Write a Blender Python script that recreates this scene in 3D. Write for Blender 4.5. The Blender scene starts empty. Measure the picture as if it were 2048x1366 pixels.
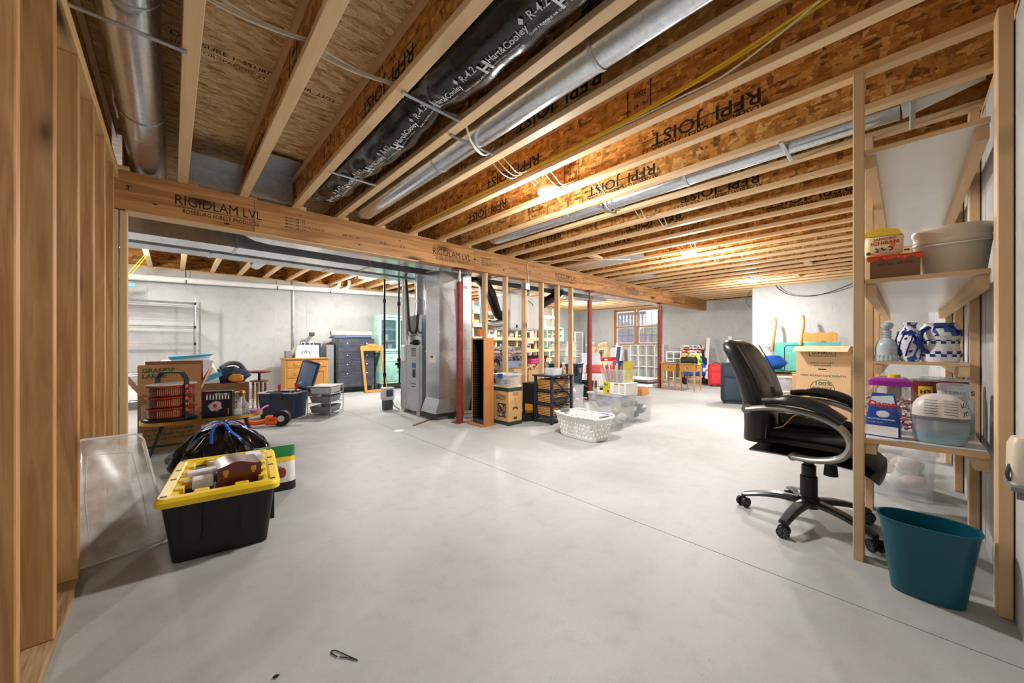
import bpy, math, random
from mathutils import Vector, Matrix, noise
PI = math.pi
rnd = random.Random(7)
scn = bpy.context.scene
COL = scn.collection
# ---------------------------------------------------------------- camera, world, exposure
cam = bpy.data.cameras.new('camera'); camo = bpy.data.objects.new('camera', cam); COL.objects.link(camo)
cam.sensor_width = 36.0; cam.lens = 36.0*731.0/2048.0; cam.shift_y = 7.0/2048.0; cam.clip_start = .02
YAW = math.atan2(786, 731)
camo.location = (0, 0, 1.047); camo.rotation_euler = (PI/2, 0, YAW-PI/2)
scn.camera = camo
world = bpy.data.worlds.new('daylight'); scn.world = world; world.use_nodes = True
wn = world.node_tree.nodes; wl = world.node_tree.links
wn['Background'].inputs[0].default_value = (.80, .88, 1.0, 1); wn['Background'].inputs[1].default_value = 2.2
sd = bpy.data.lights.new('sun', 'SUN'); sd.energy = 6; sd.angle = .01; sd.color = (1, .95, .85)
so = bpy.data.objects.new('sun', sd); COL.objects.link(so); so.location = (16, 5, 8)
so.rotation_euler = Vector((-1, -.42, -.62)).to_track_quat('-Z', 'Y').to_euler()
LAMP_W = 62.0
vs = scn.view_settings
vs.view_transform = 'Standard'; vs.look = 'None'; vs.gamma = 1; vs.use_curve_mapping = False
vs.exposure = 0.88
# ---------------------------------------------------------------- mesh builder
def frame(d):
    d = Vector(d).normalized(); a = Vector((0, 0, 1)) if abs(d.z) < .9 else Vector((1, 0, 0))
    u = d.cross(a).normalized(); return u, d.cross(u).normalized()
class MB:
    def __init__(s): s.v = []; s.f = []
    def add(s, vs_, fs, mt=None):
        b = len(s.v)
        s.v += [tuple(mt @ Vector(p)) for p in vs_] if mt else [tuple(p) for p in vs_]
        s.f += [tuple(b+i for i in q) for q in fs]; return s
    def box(s, x0, x1, y0, y1, z0, z1, mt=None, b=0):
        if b > 0: return s.rbox(x0, x1, y0, y1, z0, z1, b, 1, mt)
        v = [(x0,y0,z0),(x1,y0,z0),(x1,y1,z0),(x0,y1,z0),(x0,y0,z1),(x1,y0,z1),(x1,y1,z1),(x0,y1,z1)]
        return s.add(v, [(0,3,2,1),(4,5,6,7),(0,1,5,4),(1,2,6,5),(2,3,7,6),(3,0,4,7)], mt)
    def loft(s, loops, cap0=True, cap1=True, mt=None, closed=False):
        n = len(loops[0]); v = [p for l in loops for p in l]; f = []
        L = len(loops)
        for i in range(L if closed else L-1):
            a = i*n; b2 = ((i+1) % L)*n
            for j in range(n):
                k = (j+1) % n; f.append((a+j, a+k, b2+k, b2+j))
        if not closed:
            if cap0: f.append(tuple(range(n-1, -1, -1)))
            if cap1: f.append(tuple((L-1)*n+j for j in range(n)))
        return s.add(v, f, mt)
    def rrect(s, cx, cy, hx, hy, r, z, n=4):
        r = min(r, hx*.999, hy*.999); o = []
        for q, (sx, sy) in enumerate(((1,1),(-1,1),(-1,-1),(1,-1))):
            for i in range(n+1):
                a = (q + i/n)*PI/2
                o.append((cx+sx*(hx-r)+r*math.cos(a), cy+sy*(hy-r)+r*math.sin(a), z))
        return o
    def rbox(s, x0, x1, y0, y1, z0, z1, r, n=3, mt=None):
        cx, cy, hx, hy = (x0+x1)/2, (y0+y1)/2, (x1-x0)/2, (y1-y0)/2
        r = min(r, hx, hy, (z1-z0)/2); lp = []
        for i in range(n+1):
            a = PI/2*i/n; k = r*(1-math.sin(a)); lp.append(s.rrect(cx, cy, hx-k, hy-k, max(r-k, 1e-4)+.0, z0+r*(1-math.cos(a)), n))
        for i in range(n, -1, -1):
            a = PI/2*i/n; k = r*(1-math.sin(a)); lp.append(s.rrect(cx, cy, hx-k, hy-k, max(r-k, 1e-4), z1-r*(1-math.cos(a)), n))
        return s.loft(lp, mt=mt)
    def taper(s, hx0, hy0, hx1, hy1, z0, z1, r, n=4, cap0=True, cap1=True, cx=0, cy=0, mt=None):
        return s.loft([s.rrect(cx, cy, hx0, hy0, r, z0, n), s.rrect(cx, cy, hx1, hy1, r, z1, n)], cap0, cap1, mt)
    def tub(s, hx0, hy0, hx1, hy1, z0, z1, r, t=.003, n=4, cx=0, cy=0, rim=0, mt=None):
        l = [s.rrect(cx,cy,hx0,hy0,r,z0,n), s.rrect(cx,cy,hx1,hy1,r,z1,n)]
        if rim: l += [s.rrect(cx,cy,hx1+rim,hy1+rim,r+rim,z1,n), s.rrect(cx,cy,hx1+rim,hy1+rim,r+rim,z1+.008,n), s.rrect(cx,cy,hx1-t,hy1-t,r,z1+.008,n)]
        else: l += [s.rrect(cx,cy,hx1-t,hy1-t,r,z1,n)]
        l += [s.rrect(cx,cy,hx0-t,hy0-t,r,z0+t,n)]
        return s.loft(l, mt=mt)
    def cyl(s, p0, p1, r0, r1=None, n=12, cap=True, mt=None):
        r1 = r0 if r1 is None else r1; p0, p1 = Vector(p0), Vector(p1); u, w = frame(p1-p0)
        lp = [[tuple(p + (u*math.cos(2*PI*i/n)+w*math.sin(2*PI*i/n))*r) for i in range(n)] for p, r in ((p0,r0),(p1,r1))]
        return s.loft(lp, cap, cap, mt)
    def tube(s, pts, r, n=6, cap=True, closed=False, mt=None, flat=None):
        pts = [Vector(p) for p in pts]; m = len(pts); lp = []; u = None
        for i in range(m):
            a = pts[(i-1) % m] if closed or i else pts[0]; b = pts[(i+1) % m] if closed or i < m-1 else pts[-1]
            d = (b-a).normalized() if (b-a).length > 1e-9 else Vector((0,0,1))
            if u is None: u, w = frame(d)
            else:
                u = (u - d*u.dot(d))
                u = u.normalized() if u.length > 1e-6 else frame(d)[0]; w = d.cross(u)
            rr = r[i] if isinstance(r, (list, tuple)) else r
            r2 = rr*flat if flat else rr
            lp.append([tuple(pts[i]+u*math.cos(2*PI*j/n)*rr+w*math.sin(2*PI*j/n)*r2) for j in range(n)])
        return s.loft(lp, cap, cap, mt, closed)
    def lathe(s, prof, n=20, c=(0,0,0), sx=1, sy=1, cap0=True, cap1=True, mt=None):
        lp = [[(c[0]+r*sx*math.cos(2*PI*i/n), c[1]+r*sy*math.sin(2*PI*i/n), c[2]+z) for i in range(n)] for r, z in prof]
        return s.loft(lp, cap0, cap1, mt)
    def prism(s, poly, a, b, ax='y', mt=None):
        g = {'x': lambda p, t: (t,p[0],p[1]), 'y': lambda p, t: (p[0],t,p[1]), 'z': lambda p, t: (p[0],p[1],t)}[ax]
        return s.loft([[g(p, a) for p in poly], [g(p, b) for p in poly]], mt=mt)
    def ring(s, outer, inner, a, b, ax='y', mt=None):
        g = {'x': lambda p, t: (t,p[0],p[1]), 'y': lambda p, t: (p[0],t,p[1]), 'z': lambda p, t: (p[0],p[1],t)}[ax]
        return s.loft([[g(p,a) for p in outer],[g(p,b) for p in outer],[g(p,b) for p in inner],[g(p,a) for p in inner]], closed=True, mt=mt)
    def grid(s, fn, nu, nv, mt=None, cu=False):
        v = [fn(i/nu, j/nv) for j in range(nv+1) for i in range(nu+1)]
        f = [(j*(nu+1)+i, j*(nu+1)+i+1, (j+1)*(nu+1)+i+1, (j+1)*(nu+1)+i) for j in range(nv) for i in range(nu)]
        return s.add(v, f, mt)
    def blob(s, c, rx, ry, rz, n=12, m=8, amp=0, fr=3, seed=0, pw=1, mt=None, zmin=None):
        lp = []
        for j in range(1, m):
            ph = PI*j/m - PI/2; row = []
            for i in range(n):
                a = 2*PI*i/n
                f = lambda t: math.copysign(abs(t)**pw, t)
                d = Vector((f(math.cos(a))*f(math.cos(ph)), f(math.sin(a))*f(math.cos(ph)), f(math.sin(ph))))
                k = 1 + amp*noise.noise(d*fr+Vector((seed*7.3, seed*3.1, seed))) if amp else 1
                z = c[2]+d.z*rz*k
                if zmin is not None: z = max(z, zmin)
                row.append((c[0]+d.x*rx*k, c[1]+d.y*ry*k, z))
            lp.append(row)
        return s.loft(lp, mt=mt)
    def build(s, name, mt, parent=None, smooth=False, loc=None, rz=0, angle=None):
        me = bpy.data.meshes.new(name); me.from_pydata(s.v, [], s.f); me.update()
        me.materials.append(mt)
        if smooth:
            me.polygons.foreach_set('use_smooth', [True]*len(me.polygons))
            if angle is None: angle = 40
            try: me.set_sharp_from_angle(angle=math.radians(angle))
            except Exception: pass
        o = bpy.data.objects.new(name, me); COL.objects.link(o)
        if parent is not None: o.parent = parent
        if loc is not None: o.location = loc
        if rz: o.rotation_euler = (0, 0, rz)
        return o
def tag(o, label=None, cat=None, group=None, kind=None):
    if label: o['label'] = label
    if cat: o['category'] = cat
    if group: o['group'] = group
    if kind: o['kind'] = kind
    return o
def T(name, label, cat, loc=(0,0,0), rz=0, group=None):
    o = bpy.data.objects.new(name, None); COL.objects.link(o); o.empty_display_size = .1
    o.location = loc; o.rotation_euler = (0, 0, math.radians(rz)); return tag(o, label, cat, group)
def copytree(o, parent=None):
    c = o.copy(); COL.objects.link(c)
    if parent is not None: c.parent = parent
    for ch in o.children: copytree(ch, c)
    return c
def RZ(deg, loc=(0,0,0)): return Matrix.Translation(loc) @ Matrix.Rotation(math.radians(deg), 4, 'Z')
def RX(deg, loc=(0,0,0)): return Matrix.Translation(loc) @ Matrix.Rotation(math.radians(deg), 4, 'X')
def RY(deg, loc=(0,0,0)): return Matrix.Translation(loc) @ Matrix.Rotation(math.radians(deg), 4, 'Y')
def catmull(pts, n=6):
    pts = [Vector(p) for p in pts]; o = []
    for i in range(len(pts)-1):
        p0, p1, p2, p3 = pts[max(i-1,0)], pts[i], pts[i+1], pts[min(i+2,len(pts)-1)]
        for k in range(n):
            t = k/n
            o.append(.5*((2*p1)+(p2-p0)*t+(2*p0-5*p1+4*p2-p3)*t*t+(3*p1-p0-3*p2+p3)*t**3))
    return o+[pts[-1]]
# ---------------------------------------------------------------- lettering
_tc = {}
def text_mesh(s, bold=0, shear=0, align='LEFT', sp=1.0):
    key = (s, bold, shear, align, sp)
    if key in _tc: return _tc[key]
    c = bpy.data.curves.new('t', 'FONT'); c.body = s; c.size = 1; c.resolution_u = 2; c.offset = bold; c.shear = shear; c.align_x = align; c.space_character = sp
    o = bpy.data.objects.new('t', c); COL.objects.link(o)
    dg = bpy.context.evaluated_depsgraph_get(); me = bpy.data.meshes.new_from_object(o.evaluated_get(dg))
    vs_ = [tuple(v.co) for v in me.vertices]; fs = [tuple(p.vertices) for p in me.polygons]
    bpy.data.objects.remove(o); bpy.data.curves.remove(c); bpy.data.meshes.remove(me)
    _tc[key] = (vs_, fs); return vs_, fs
def basis(o, x, y):
    x, y = Vector(x), Vector(y); z = x.cross(y)
    return Matrix(((x.x,y.x,z.x,o[0]),(x.y,y.y,z.y,o[1]),(x.z,y.z,z.z,o[2]),(0,0,0,1)))
def put_text(mb, s, size, o, x, y, width=None, **kw):
    v, f = text_mesh(s, **kw)
    if not v: return mb
    w = max(p[0] for p in v)-min(p[0] for p in v)
    k = (width/w/size) if width else 1
    return mb.add([(p[0]*size*k, p[1]*size, 0) for p in v], f, basis(o, x, y))
# ---------------------------------------------------------------- materials
def nt(name):
    m = bpy.data.materials.new(name); m.use_nodes = True; n = m.node_tree.nodes; l = m.node_tree.links
    return m, n, l, n['Principled BSDF']
def lin(c): return tuple(((x/255)/12.92 if x/255 <= .04045 else ((x/255+.055)/1.055)**2.4) for x in c)
def setp(b, rough, metal=0, spec=.5, coat=0, trans=0, alpha=1, ior=1.45, sheen=0):
    b.inputs['Roughness'].default_value = rough; b.inputs['Metallic'].default_value = metal
    b.inputs['Specular IOR Level'].default_value = spec; b.inputs['Coat Weight'].default_value = coat
    b.inputs['Transmission Weight'].default_value = trans; b.inputs['Alpha'].default_value = alpha; b.inputs['IOR'].default_value = ior
    b.inputs['Sheen Weight'].default_value = sheen
def coords(n, l, sc=(1,1,1), rot=(0,0,0), rand=True):
    tc = n.new('ShaderNodeTexCoord'); mp = n.new('ShaderNodeMapping'); mp.inputs['Scale'].default_value = sc; mp.inputs['Rotation'].default_value = rot
    if rand:
        oi = n.new('ShaderNodeObjectInfo'); mu = n.new('ShaderNodeMath'); mu.operation = 'MULTIPLY'; mu.inputs[1].default_value = 37
        l.new(oi.outputs['Random'], mu.inputs[0]); ad = n.new('ShaderNodeVectorMath'); l.new(tc.outputs['Object'], ad.inputs[0]); l.new(mu.outputs[0], ad.inputs[1])
        l.new(ad.outputs[0], mp.inputs['Vector'])
    else: l.new(tc.outputs['Object'], mp.inputs['Vector'])
    return mp.outputs[0]
def noise_n(n, l, vec, scale, detail=3, rough=.55, dist=0):
    t = n.new('ShaderNodeTexNoise'); t.inputs['Scale'].default_value = scale; t.inputs['Detail'].default_value = detail; t.inputs['Roughness'].default_value = rough; t.inputs['Distortion'].default_value = dist
    l.new(vec, t.inputs['Vector']); return t.outputs['Fac']
def ramp(n, l, fac, stops):
    r = n.new('ShaderNodeValToRGB'); e = r.color_ramp.elements
    while len(e) < len(stops): e.new(.5)
    for i, (p, c) in enumerate(stops): e[i].position = p; e[i].color = (*c, 1)
    l.new(fac, r.inputs[0]); return r.outputs[0]
def mixc(n, l, fac, a, b, mode='MIX'):
    m = n.new('ShaderNodeMix'); m.data_type = 'RGBA'; m.blend_type = mode
    for s, k in ((fac, 0), (a, 6), (b, 7)):
        if hasattr(s, 'is_output'): l.new(s, m.inputs[k])
        elif isinstance(s, tuple): m.inputs[k].default_value = (*s, 1)
        else: m.inputs[k].default_value = s
    return m.outputs[2]
def bump(n, l, b, h, st=.2, d=.01):
    bp = n.new('ShaderNodeBump'); bp.inputs['Strength'].default_value = st; bp.inputs['Distance'].default_value = d
    l.new(h, bp.inputs['Height']); l.new(bp.outputs[0], b.inputs['Normal'])
def P(name, col, rough=.5, metal=0, var=.12, scale=9, bm=0, bsc=60, **kw):
    m, n, l, b = nt(name); c = lin(col); setp(b, rough, metal, **kw)
    v = coords(n, l); f = noise_n(n, l, v, scale, 4)
    dk = tuple(x*(1-var) for x in c); lt = tuple(min(1, x*(1+var*.6)) for x in c)
    l.new(ramp(n, l, f, [(.3, dk), (.7, lt)]), b.inputs['Base Color'])
    if bm: bump(n, l, b, noise_n(n, l, v, bsc, 3), bm, .004)
    return m
def WOOD(name, light, dark, ax=2, sc=1.0, rough=.55, knots=True, streak=.5, ring=6, knotcol=(70,40,20), coat=0, kn=1):
    m, n, l, b = nt(name); setp(b, rough, coat=coat)
    s = [14*sc]*3; s[ax] = .9*sc
    v = coords(n, l, tuple(s))
    f1 = noise_n(n, l, v, 1.0, 4, .6, .6)
    w = n.new('ShaderNodeMath'); w.operation = 'MULTIPLY'; w.inputs[1].default_value = ring; l.new(f1, w.inputs[0])
    fr = n.new('ShaderNodeMath'); fr.operation = 'PINGPONG'; fr.inputs[1].default_value = 1; l.new(w.outputs[0], fr.inputs[0])
    s2 = [120*sc]*3; s2[ax] = 3*sc
    f2 = noise_n(n, l, coords(n, l, tuple(s2)), 1.0, 2)
    c1 = mixc(n, l, fr.outputs[0], lin(light), tuple(a*(1-streak)+d*streak for a, d in zip(lin(light), lin(dark))))
    c2 = mixc(n, l, f2, c1, lin(dark)); mx = mixc(n, l, .28, c1, c2)
    f3 = noise_n(n, l, coords(n, l, (2,2,2)), 1, 2)
    out = mixc(n, l, f3, mx, mixc(n, l, .55, mx, lin(dark), 'MIX'))
    if knots:
        s3 = [8.0*sc]*3; s3[ax] = 2.6*sc; s3[kn] = .8*sc
        vo = n.new('ShaderNodeTexVoronoi'); vo.inputs['Scale'].default_value = 1; l.new(coords(n, l, tuple(s3)), vo.inputs['Vector'])
        kf = ramp(n, l, vo.outputs['Distance'], [(.07, (1,1,1)), (.14, (.4,.4,.4)), (.24, (0,0,0))])
        rk = n.new('ShaderNodeSeparateColor'); l.new(vo.outputs['Color'], rk.inputs[0])
        gt = n.new('ShaderNodeMath'); gt.operation = 'GREATER_THAN'; gt.inputs[1].default_value = .35; l.new(rk.outputs[0], gt.inputs[0])
        mu = n.new('ShaderNodeMath'); mu.operation = 'MULTIPLY'; l.new(kf, mu.inputs[0]); l.new(gt.outputs[0], mu.inputs[1])
        out = mixc(n, l, mu.outputs[0], out, lin(knotcol))
    l.new(out, b.inputs['Base Color']); bump(n, l, b, f2, .12, .002)
    return m
def OSB(name, pal, axes):
    # strands: two crossing layers of stretched cells, chosen by a third
    m, n, l, b = nt(name); setp(b, .55, spec=.3)
    lay = []
    for k, (sc, rot) in enumerate(axes):
        v = coords(n, l, sc, rot)
        nz = n.new('ShaderNodeTexNoise'); nz.inputs['Scale'].default_value = 1.2; l.new(v, nz.inputs['Vector'])
        ad = n.new('ShaderNodeVectorMath'); ad.operation = 'MULTIPLY_ADD'; l.new(nz.outputs['Color'], ad.inputs[0]); ad.inputs[1].default_value = (.7,.7,.7); l.new(v, ad.inputs[2])
        vo = n.new('ShaderNodeTexVoronoi'); vo.inputs['Scale'].default_value = 1; vo.inputs['Randomness'].default_value = 1; l.new(ad.outputs[0], vo.inputs['Vector'])
        sp = n.new('ShaderNodeSeparateColor'); l.new(vo.outputs['Color'], sp.inputs[0])
        lay.append((ramp(n, l, sp.outputs[0], [(i/(len(pal)-1), lin(c)) for i, c in enumerate(pal)]), sp.outputs[1], vo.outputs['Distance']))
    a = mixc(n, l, ramp(n, l, lay[1][1], [(.45,(0,0,0)),(.5,(1,1,1))]), lay[0][0], lay[1][0])
    if len(lay) > 2: a = mixc(n, l, ramp(n, l, lay[2][1], [(.6,(0,0,0)),(.65,(1,1,1))]), a, lay[2][0])
    a = mixc(n, l, ramp(n, l, lay[1][2], [(.75,(0,0,0)),(1.0,(.45,.45,.45))]), a, lin((70,42,20)))
    g = noise_n(n, l, coords(n, l, (40,40,40)), 2, 3)
    a = mixc(n, l, ramp(n, l, g, [(.3,(.42,.42,.42)),(.44,(0,0,0))]), a, lin((80,48,24)))
    l.new(a, b.inputs['Base Color']); bump(n, l, b, lay[1][2], .3, .003)
    return m
def CONC(name, col, var, rough=.6, sc=1.0, spec=.4, stain=(150,140,125), st=.25, speck=0, bm=.15):
    m, n, l, b = nt(name); setp(b, rough, spec=spec); c = lin(col)
    v = coords(n, l, (1,1,1), rand=False)
    f1 = noise_n(n, l, v, 1.1*sc, 5, .6, .4); f2 = noise_n(n, l, v, 9*sc, 5, .65); f3 = noise_n(n, l, v, 120, 3)
    a = ramp(n, l, f1, [(.3, tuple(x*(1-var) for x in c)), (.7, tuple(min(1,x*(1+var*.5)) for x in c))])
    a = mixc(n, l, ramp(n, l, f2, [(.5,(0,0,0)),(.8,(st,st,st))]), a, lin(stain))
    a = mixc(n, l, .10, a, mixc(n, l, f3, (0,0,0), (1,1,1)), 'OVERLAY')
    if speck:
        vo = n.new('ShaderNodeTexVoronoi'); vo.inputs['Scale'].default_value = 26; l.new(v, vo.inputs['Vector'])
        k = ramp(n, l, vo.outputs['Distance'], [(.02,(1,1,1)),(.06,(0,0,0))])
        sp = n.new('ShaderNodeSeparateColor'); l.new(vo.outputs['Color'], sp.inputs[0])
        g = n.new('ShaderNodeMath'); g.operation = 'GREATER_THAN'; g.inputs[1].default_value = 1-speck; l.new(sp.outputs[0], g.inputs[0])
        mu = n.new('ShaderNodeMath'); mu.operation = 'MULTIPLY'; l.new(k, mu.inputs[0]); l.new(g.outputs[0], mu.inputs[1])
        a = mixc(n, l, mu.outputs[0], a, ramp(n, l, sp.outputs[1], [(.6, lin((70,66,60))), (.62, lin((235,235,235)))]))
    l.new(a, b.inputs['Base Color']); bump(n, l, b, f2, bm, .004)
    rg = n.new('ShaderNodeMapRange'); rg.inputs[3].default_value = rough-.12; rg.inputs[4].default_value = rough+.15; l.new(f1, rg.inputs[0]); l.new(rg.outputs[0], b.inputs['Roughness'])
    return m
def GALV(name, col=(190,196,200), rough=.32, sc=55):
    m, n, l, b = nt(name); setp(b, rough, .92); c = lin(col)
    v = coords(n, l); vo = n.new('ShaderNodeTexVoronoi'); vo.inputs['Scale'].default_value = sc; l.new(v, vo.inputs['Vector'])
    sp = n.new('ShaderNodeSeparateColor'); l.new(vo.outputs['Color'], sp.inputs[0])
    l.new(ramp(n, l, sp.outputs[0], [(0, tuple(x*.82 for x in c)), (1, c)]), b.inputs['Base Color'])
    f = noise_n(n, l, v, 3, 3); rg = n.new('ShaderNodeMapRange'); rg.inputs[3].default_value = rough-.08; rg.inputs[4].default_value = rough+.14; l.new(f, rg.inputs[0]); l.new(rg.outputs[0], b.inputs['Roughness'])
    return m
def CLEAR(name, col=(225,230,232), alpha=.3, rough=.18, var=.5, sc=6):
    # thin see-through plastic sheet: milky to clear in soft patches
    m, n, l, b = nt(name); setp(b, rough, spec=.6); b.inputs['Base Color'].default_value = (*lin(col), 1)
    f = noise_n(n, l, coords(n, l), sc, 3)
    rg = n.new('ShaderNodeMapRange'); rg.inputs[1].default_value = .3; rg.inputs[2].default_value = .7; rg.inputs[3].default_value = alpha*(1-var); rg.inputs[4].default_value = min(1, alpha*(1+var)); l.new(f, rg.inputs[0]); l.new(rg.outputs[0], b.inputs['Alpha'])
    return m
def GLASS(name, col=(235,240,240), alpha=.22):
    m, n, l, b = nt(name); setp(b, .03, spec=.9, coat=.6); b.inputs['Base Color'].default_value = (*lin(col), 1)
    lw = n.new('ShaderNodeLayerWeight'); lw.inputs[0].default_value = .35
    rg = n.new('ShaderNodeMapRange'); rg.inputs[3].default_value = alpha*.5; rg.inputs[4].default_value = .85; l.new(lw.outputs['Facing'], rg.inputs[0]); l.new(rg.outputs[0], b.inputs['Alpha'])
    return m
def PRINT(name, base, cols, sc=30, rough=.6, th=.5, vor=True, stretch=(1,1,1)):
    # printed or woven pattern: cells of several colours over a base
    m, n, l, b = nt(name); setp(b, rough)
    v = coords(n, l, stretch)
    vo = n.new('ShaderNodeTexVoronoi'); vo.inputs['Scale'].default_value = sc; l.new(v, vo.inputs['Vector'])
    sp = n.new('ShaderNodeSeparateColor'); l.new(vo.outputs['Color'], sp.inputs[0])
    r = n.new('ShaderNodeValToRGB'); r.color_ramp.interpolation = 'CONSTANT'; e = r.color_ramp.elements
    allc = [base]*max(1, int(len(cols)*th/(1-th)+.5)) + list(cols)
    while len(e) < len(allc): e.new(.5)
    for i, c in enumerate(allc): e[i].position = i/len(allc); e[i].color = (*lin(c), 1)
    l.new(sp.outputs[0], r.inputs[0]); l.new(r.outputs[0], b.inputs['Base Color'])
    return m
def EMIT(name, col, st):
    m, n, l, b = nt(name); b.inputs['Base Color'].default_value = (*lin(col), 1); b.inputs['Emission Color'].default_value = (*lin(col), 1); b.inputs['Emission Strength'].default_value = st
    return m
# lumber
STUD = WOOD('stud_lumber', (222,176,120), (150,98,50), 2, streak=.65, ring=8)
PLATE = WOOD('treated_plate', (204,176,134), (120,84,50), 1, ring=10, streak=.8, kn=2)
TOPPL = WOOD('top_plate', (228,192,140), (190,142,88), 1)
PINE = WOOD('shelf_lumber', (228,198,156), (202,160,114), 2, streak=.35)
PINEX = WOOD('shelf_lumber_x', (228,200,158), (200,158,110), 0, streak=.35)
PINEY = WOOD('shelf_lumber_y', (228,200,158), (200,158,110), 1, streak=.35)
FLANGE = WOOD('joist_flange', (240,212,170), (210,168,116), 1, sc=1.2, streak=.3, knots=False)
BEAM = WOOD('laminated_beam', (216,166,106), (148,94,46), 0, sc=.5, ring=10, streak=.8)
OAK = WOOD('oak_furniture', (205,152,78), (160,104,44), 2, knots=False, rough=.4)
OAKX = WOOD('oak_top', (205,152,78), (160,104,44), 0, knots=False, rough=.4)
GOLDOAK = WOOD('golden_oak', (214,164,84), (170,116,50), 2, knots=False, rough=.4)
WALN = WOOD('orange_veneer', (204,138,76), (160,98,46), 2, knots=False, rough=.45)
REDWOOD = WOOD('red_stained_wood', (122,46,22), (58,18,10), 0, knots=False, rough=.25, coat=.5)
BROWNW = WOOD('brown_stained_wood', (140,82,52), (84,44,26), 0, knots=False, rough=.4)
WEB = OSB('joist_web_strands', [(140,86,36),(214,158,84),(182,122,54),(232,184,112),(160,102,44),(200,140,68),(104,62,28),(220,168,94)], [((8,13,44),(.6,0,0)), ((8,36,13),(-.35,0,0)), ((8,15,50),(1.2,0,0))])
DECK = OSB('deck_strands', [(222,184,126),(242,214,164),(176,128,74),(248,228,184),(230,196,140),(200,156,98),(238,208,154)], [((13,54,8),(0,0,.2)), ((15,64,8),(0,0,-.35)), ((13,40,8),(0,0,.7))])
FLOOR = CONC('floor_concrete', (171,172,172), .17, .5, stain=(138,134,128), st=.4, speck=.05, bm=.05)
CWALL = CONC('wall_concrete', (190,191,190), .10, .8, .8, spec=.2, stain=(140,141,140), st=.35, bm=.25)
SEAM = P('concrete_seam', (188,188,186), .85, var=.3, scale=5)
JOINT = P('joint_bed', (60,56,50), .9)  # dark bed showing between the floor slabs
GAL = GALV('galvanised_sheet', (216,222,228), .2, 60); GALD = GALV('galvanised_worn', (196,202,208), .32, 40); CHROME = P('chrome_wire', (200,204,208), .2, .95, var=.05)
WHITEPVC = P('white_pvc', (232,232,228), .4, var=.06)
BLK = P('black_plastic', (22,22,24), .45, var=.3); BLKM = P('black_steel', (30,30,32), .4, .6); BLKG = P('black_gloss_film', (8,8,10), .16, var=.3, bm=.5, bsc=26, spec=.7)
WHITE = P('white_plastic', (235,235,232), .4, var=.05); WHITEM = P('white_laminate', (226,226,224), .38, var=.04); OFFW = P('cream_plastic', (225,212,192), .4, var=.05)
INK = P('black_ink', (24,20,18), .7, var=.3); INKF = P('faded_ink', (48,34,24), .8, var=.4, scale=40); GREENINK = P('green_ink', (36,92,62), .8, var=.3, scale=60); WINK = P('white_ink', (226,228,232), .5); REDINK = P('red_ink', (190,40,34), .6)
CARD = P('cardboard', (176,130,86), .85, var=.12, scale=5, bm=.06); CARDL = P('light_cardboard', (196,160,120), .85, var=.08, scale=5); CARDD = P('dark_cardboard', (132,92,66), .85, var=.12, scale=5)
REDST = P('red_primer_steel', (132,52,46), .5, .2, var=.25, scale=14); GREY = P('grey_plastic', (120,124,128), .45); DGREY = P('dark_grey', (60,64,68), .5); LGREY = P('light_grey', (190,192,194), .45)
NAVY = P('navy_plastic', (38,54,78), .4, var=.15); BLUE = P('blue_plastic', (36,96,180), .4); TEAL = P('teal_plastic', (10,78,96), .28, var=.08); RED = P('red_plastic', (196,36,34), .4); ORANGE = P('orange_plastic', (232,96,24), .4); YEL = P('yellow_plastic', (240,204,40), .38, var=.06)
CLR = CLEAR('clear_plastic', (228,232,234), .2, .15, .25, 3); CLRM = CLEAR('milky_plastic', (222,226,228), .55, .3, .3); GLS = GLASS('clear_glass')
BRASS = P('brass', (206,160,72), .28, .9)
# ================================================================ SETTING
XL = -.296; YR = -.285; YB = 8.8; XF = 11.9; XBUMP = 9.9; YBUMP = 2.42; XW = -2.6; JZ = 2.375; DZ = 2.677
# floor: slabs with sawn joints between them over a dark bed
fl = tag(MB().box(XW-.2, XF+.2, YR-.2, YB+.2, -.12, -.035).build('floor', JOINT), 'grey poured concrete basement floor with sawn control joints', 'floor', kind='structure')
gx = [XW-.2, 2.015, 6.3, XF+.2]; gy = [YR-.2, 4.27, YB+.2]; g = .0022
for i in range(3):
    for j in range(2):
        MB().box(gx[i]+g, gx[i+1]-g, gy[j]+g, gy[j+1]-g, -.04, 0).build('slab', FLOOR, fl)
def cwall(name, label, x0, x1, y0, y1, z1, axis, face, pitch=.61, start=.2, holes=()):
    w = MB()
    if not holes: w.box(x0, x1, y0, y1, 0, z1)
    else:
        a0, a1, b0, b1 = holes
        w.box(x0, x1, y0, a0, 0, z1); w.box(x0, x1, a1, y1, 0, z1); w.box(x0, x1, a0, a1, 0, b0)
        if b1 < z1: w.box(x0, x1, a0, a1, b1, z1)
    o = tag(w.build(name, CWALL), label, 'wall', kind='structure')
    lo, hi = (x0, x1) if axis == 'x' else (y0, y1); t = lo+start
    while t < hi-.05:
        inh = holes and holes[0]-.05 < t < holes[1]+.05
        s = MB(); n = 24
        for k in range(n):
            z0, z2 = z1*k/n, z1*(k+.985)/n
            if inh and z2 > holes[2] and z0 < holes[3]: continue
            h = .0006+.0014*rnd.random(); ww = .0015+.0025*rnd.random()
            if axis == 'x': s.box(t-ww, t+ww, face-(h if face == y0 else 0), face+(h if face == y1 else 0), z0, z2)
            else: s.box(face-(h if face == x0 else 0), face+(h if face == x1 else 0), t-ww, t+ww, z0, z2)
        if s.f: s.build('form_seam', SEAM, o)
        t += pitch
    return o
cwall('wall_back', 'pale poured concrete wall at the back behind the dressers', XW-.2, XF+.3, YB, YB+.2, 2.36, 'x', YB, .61, .05)
cwall('wall_far', 'poured concrete end wall with the twin window', XF, XF+.25, YBUMP-.2, YB, 2.36, 'y', XF, .61, .3, (5.52, 7.29, .98, 2.36))
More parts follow.
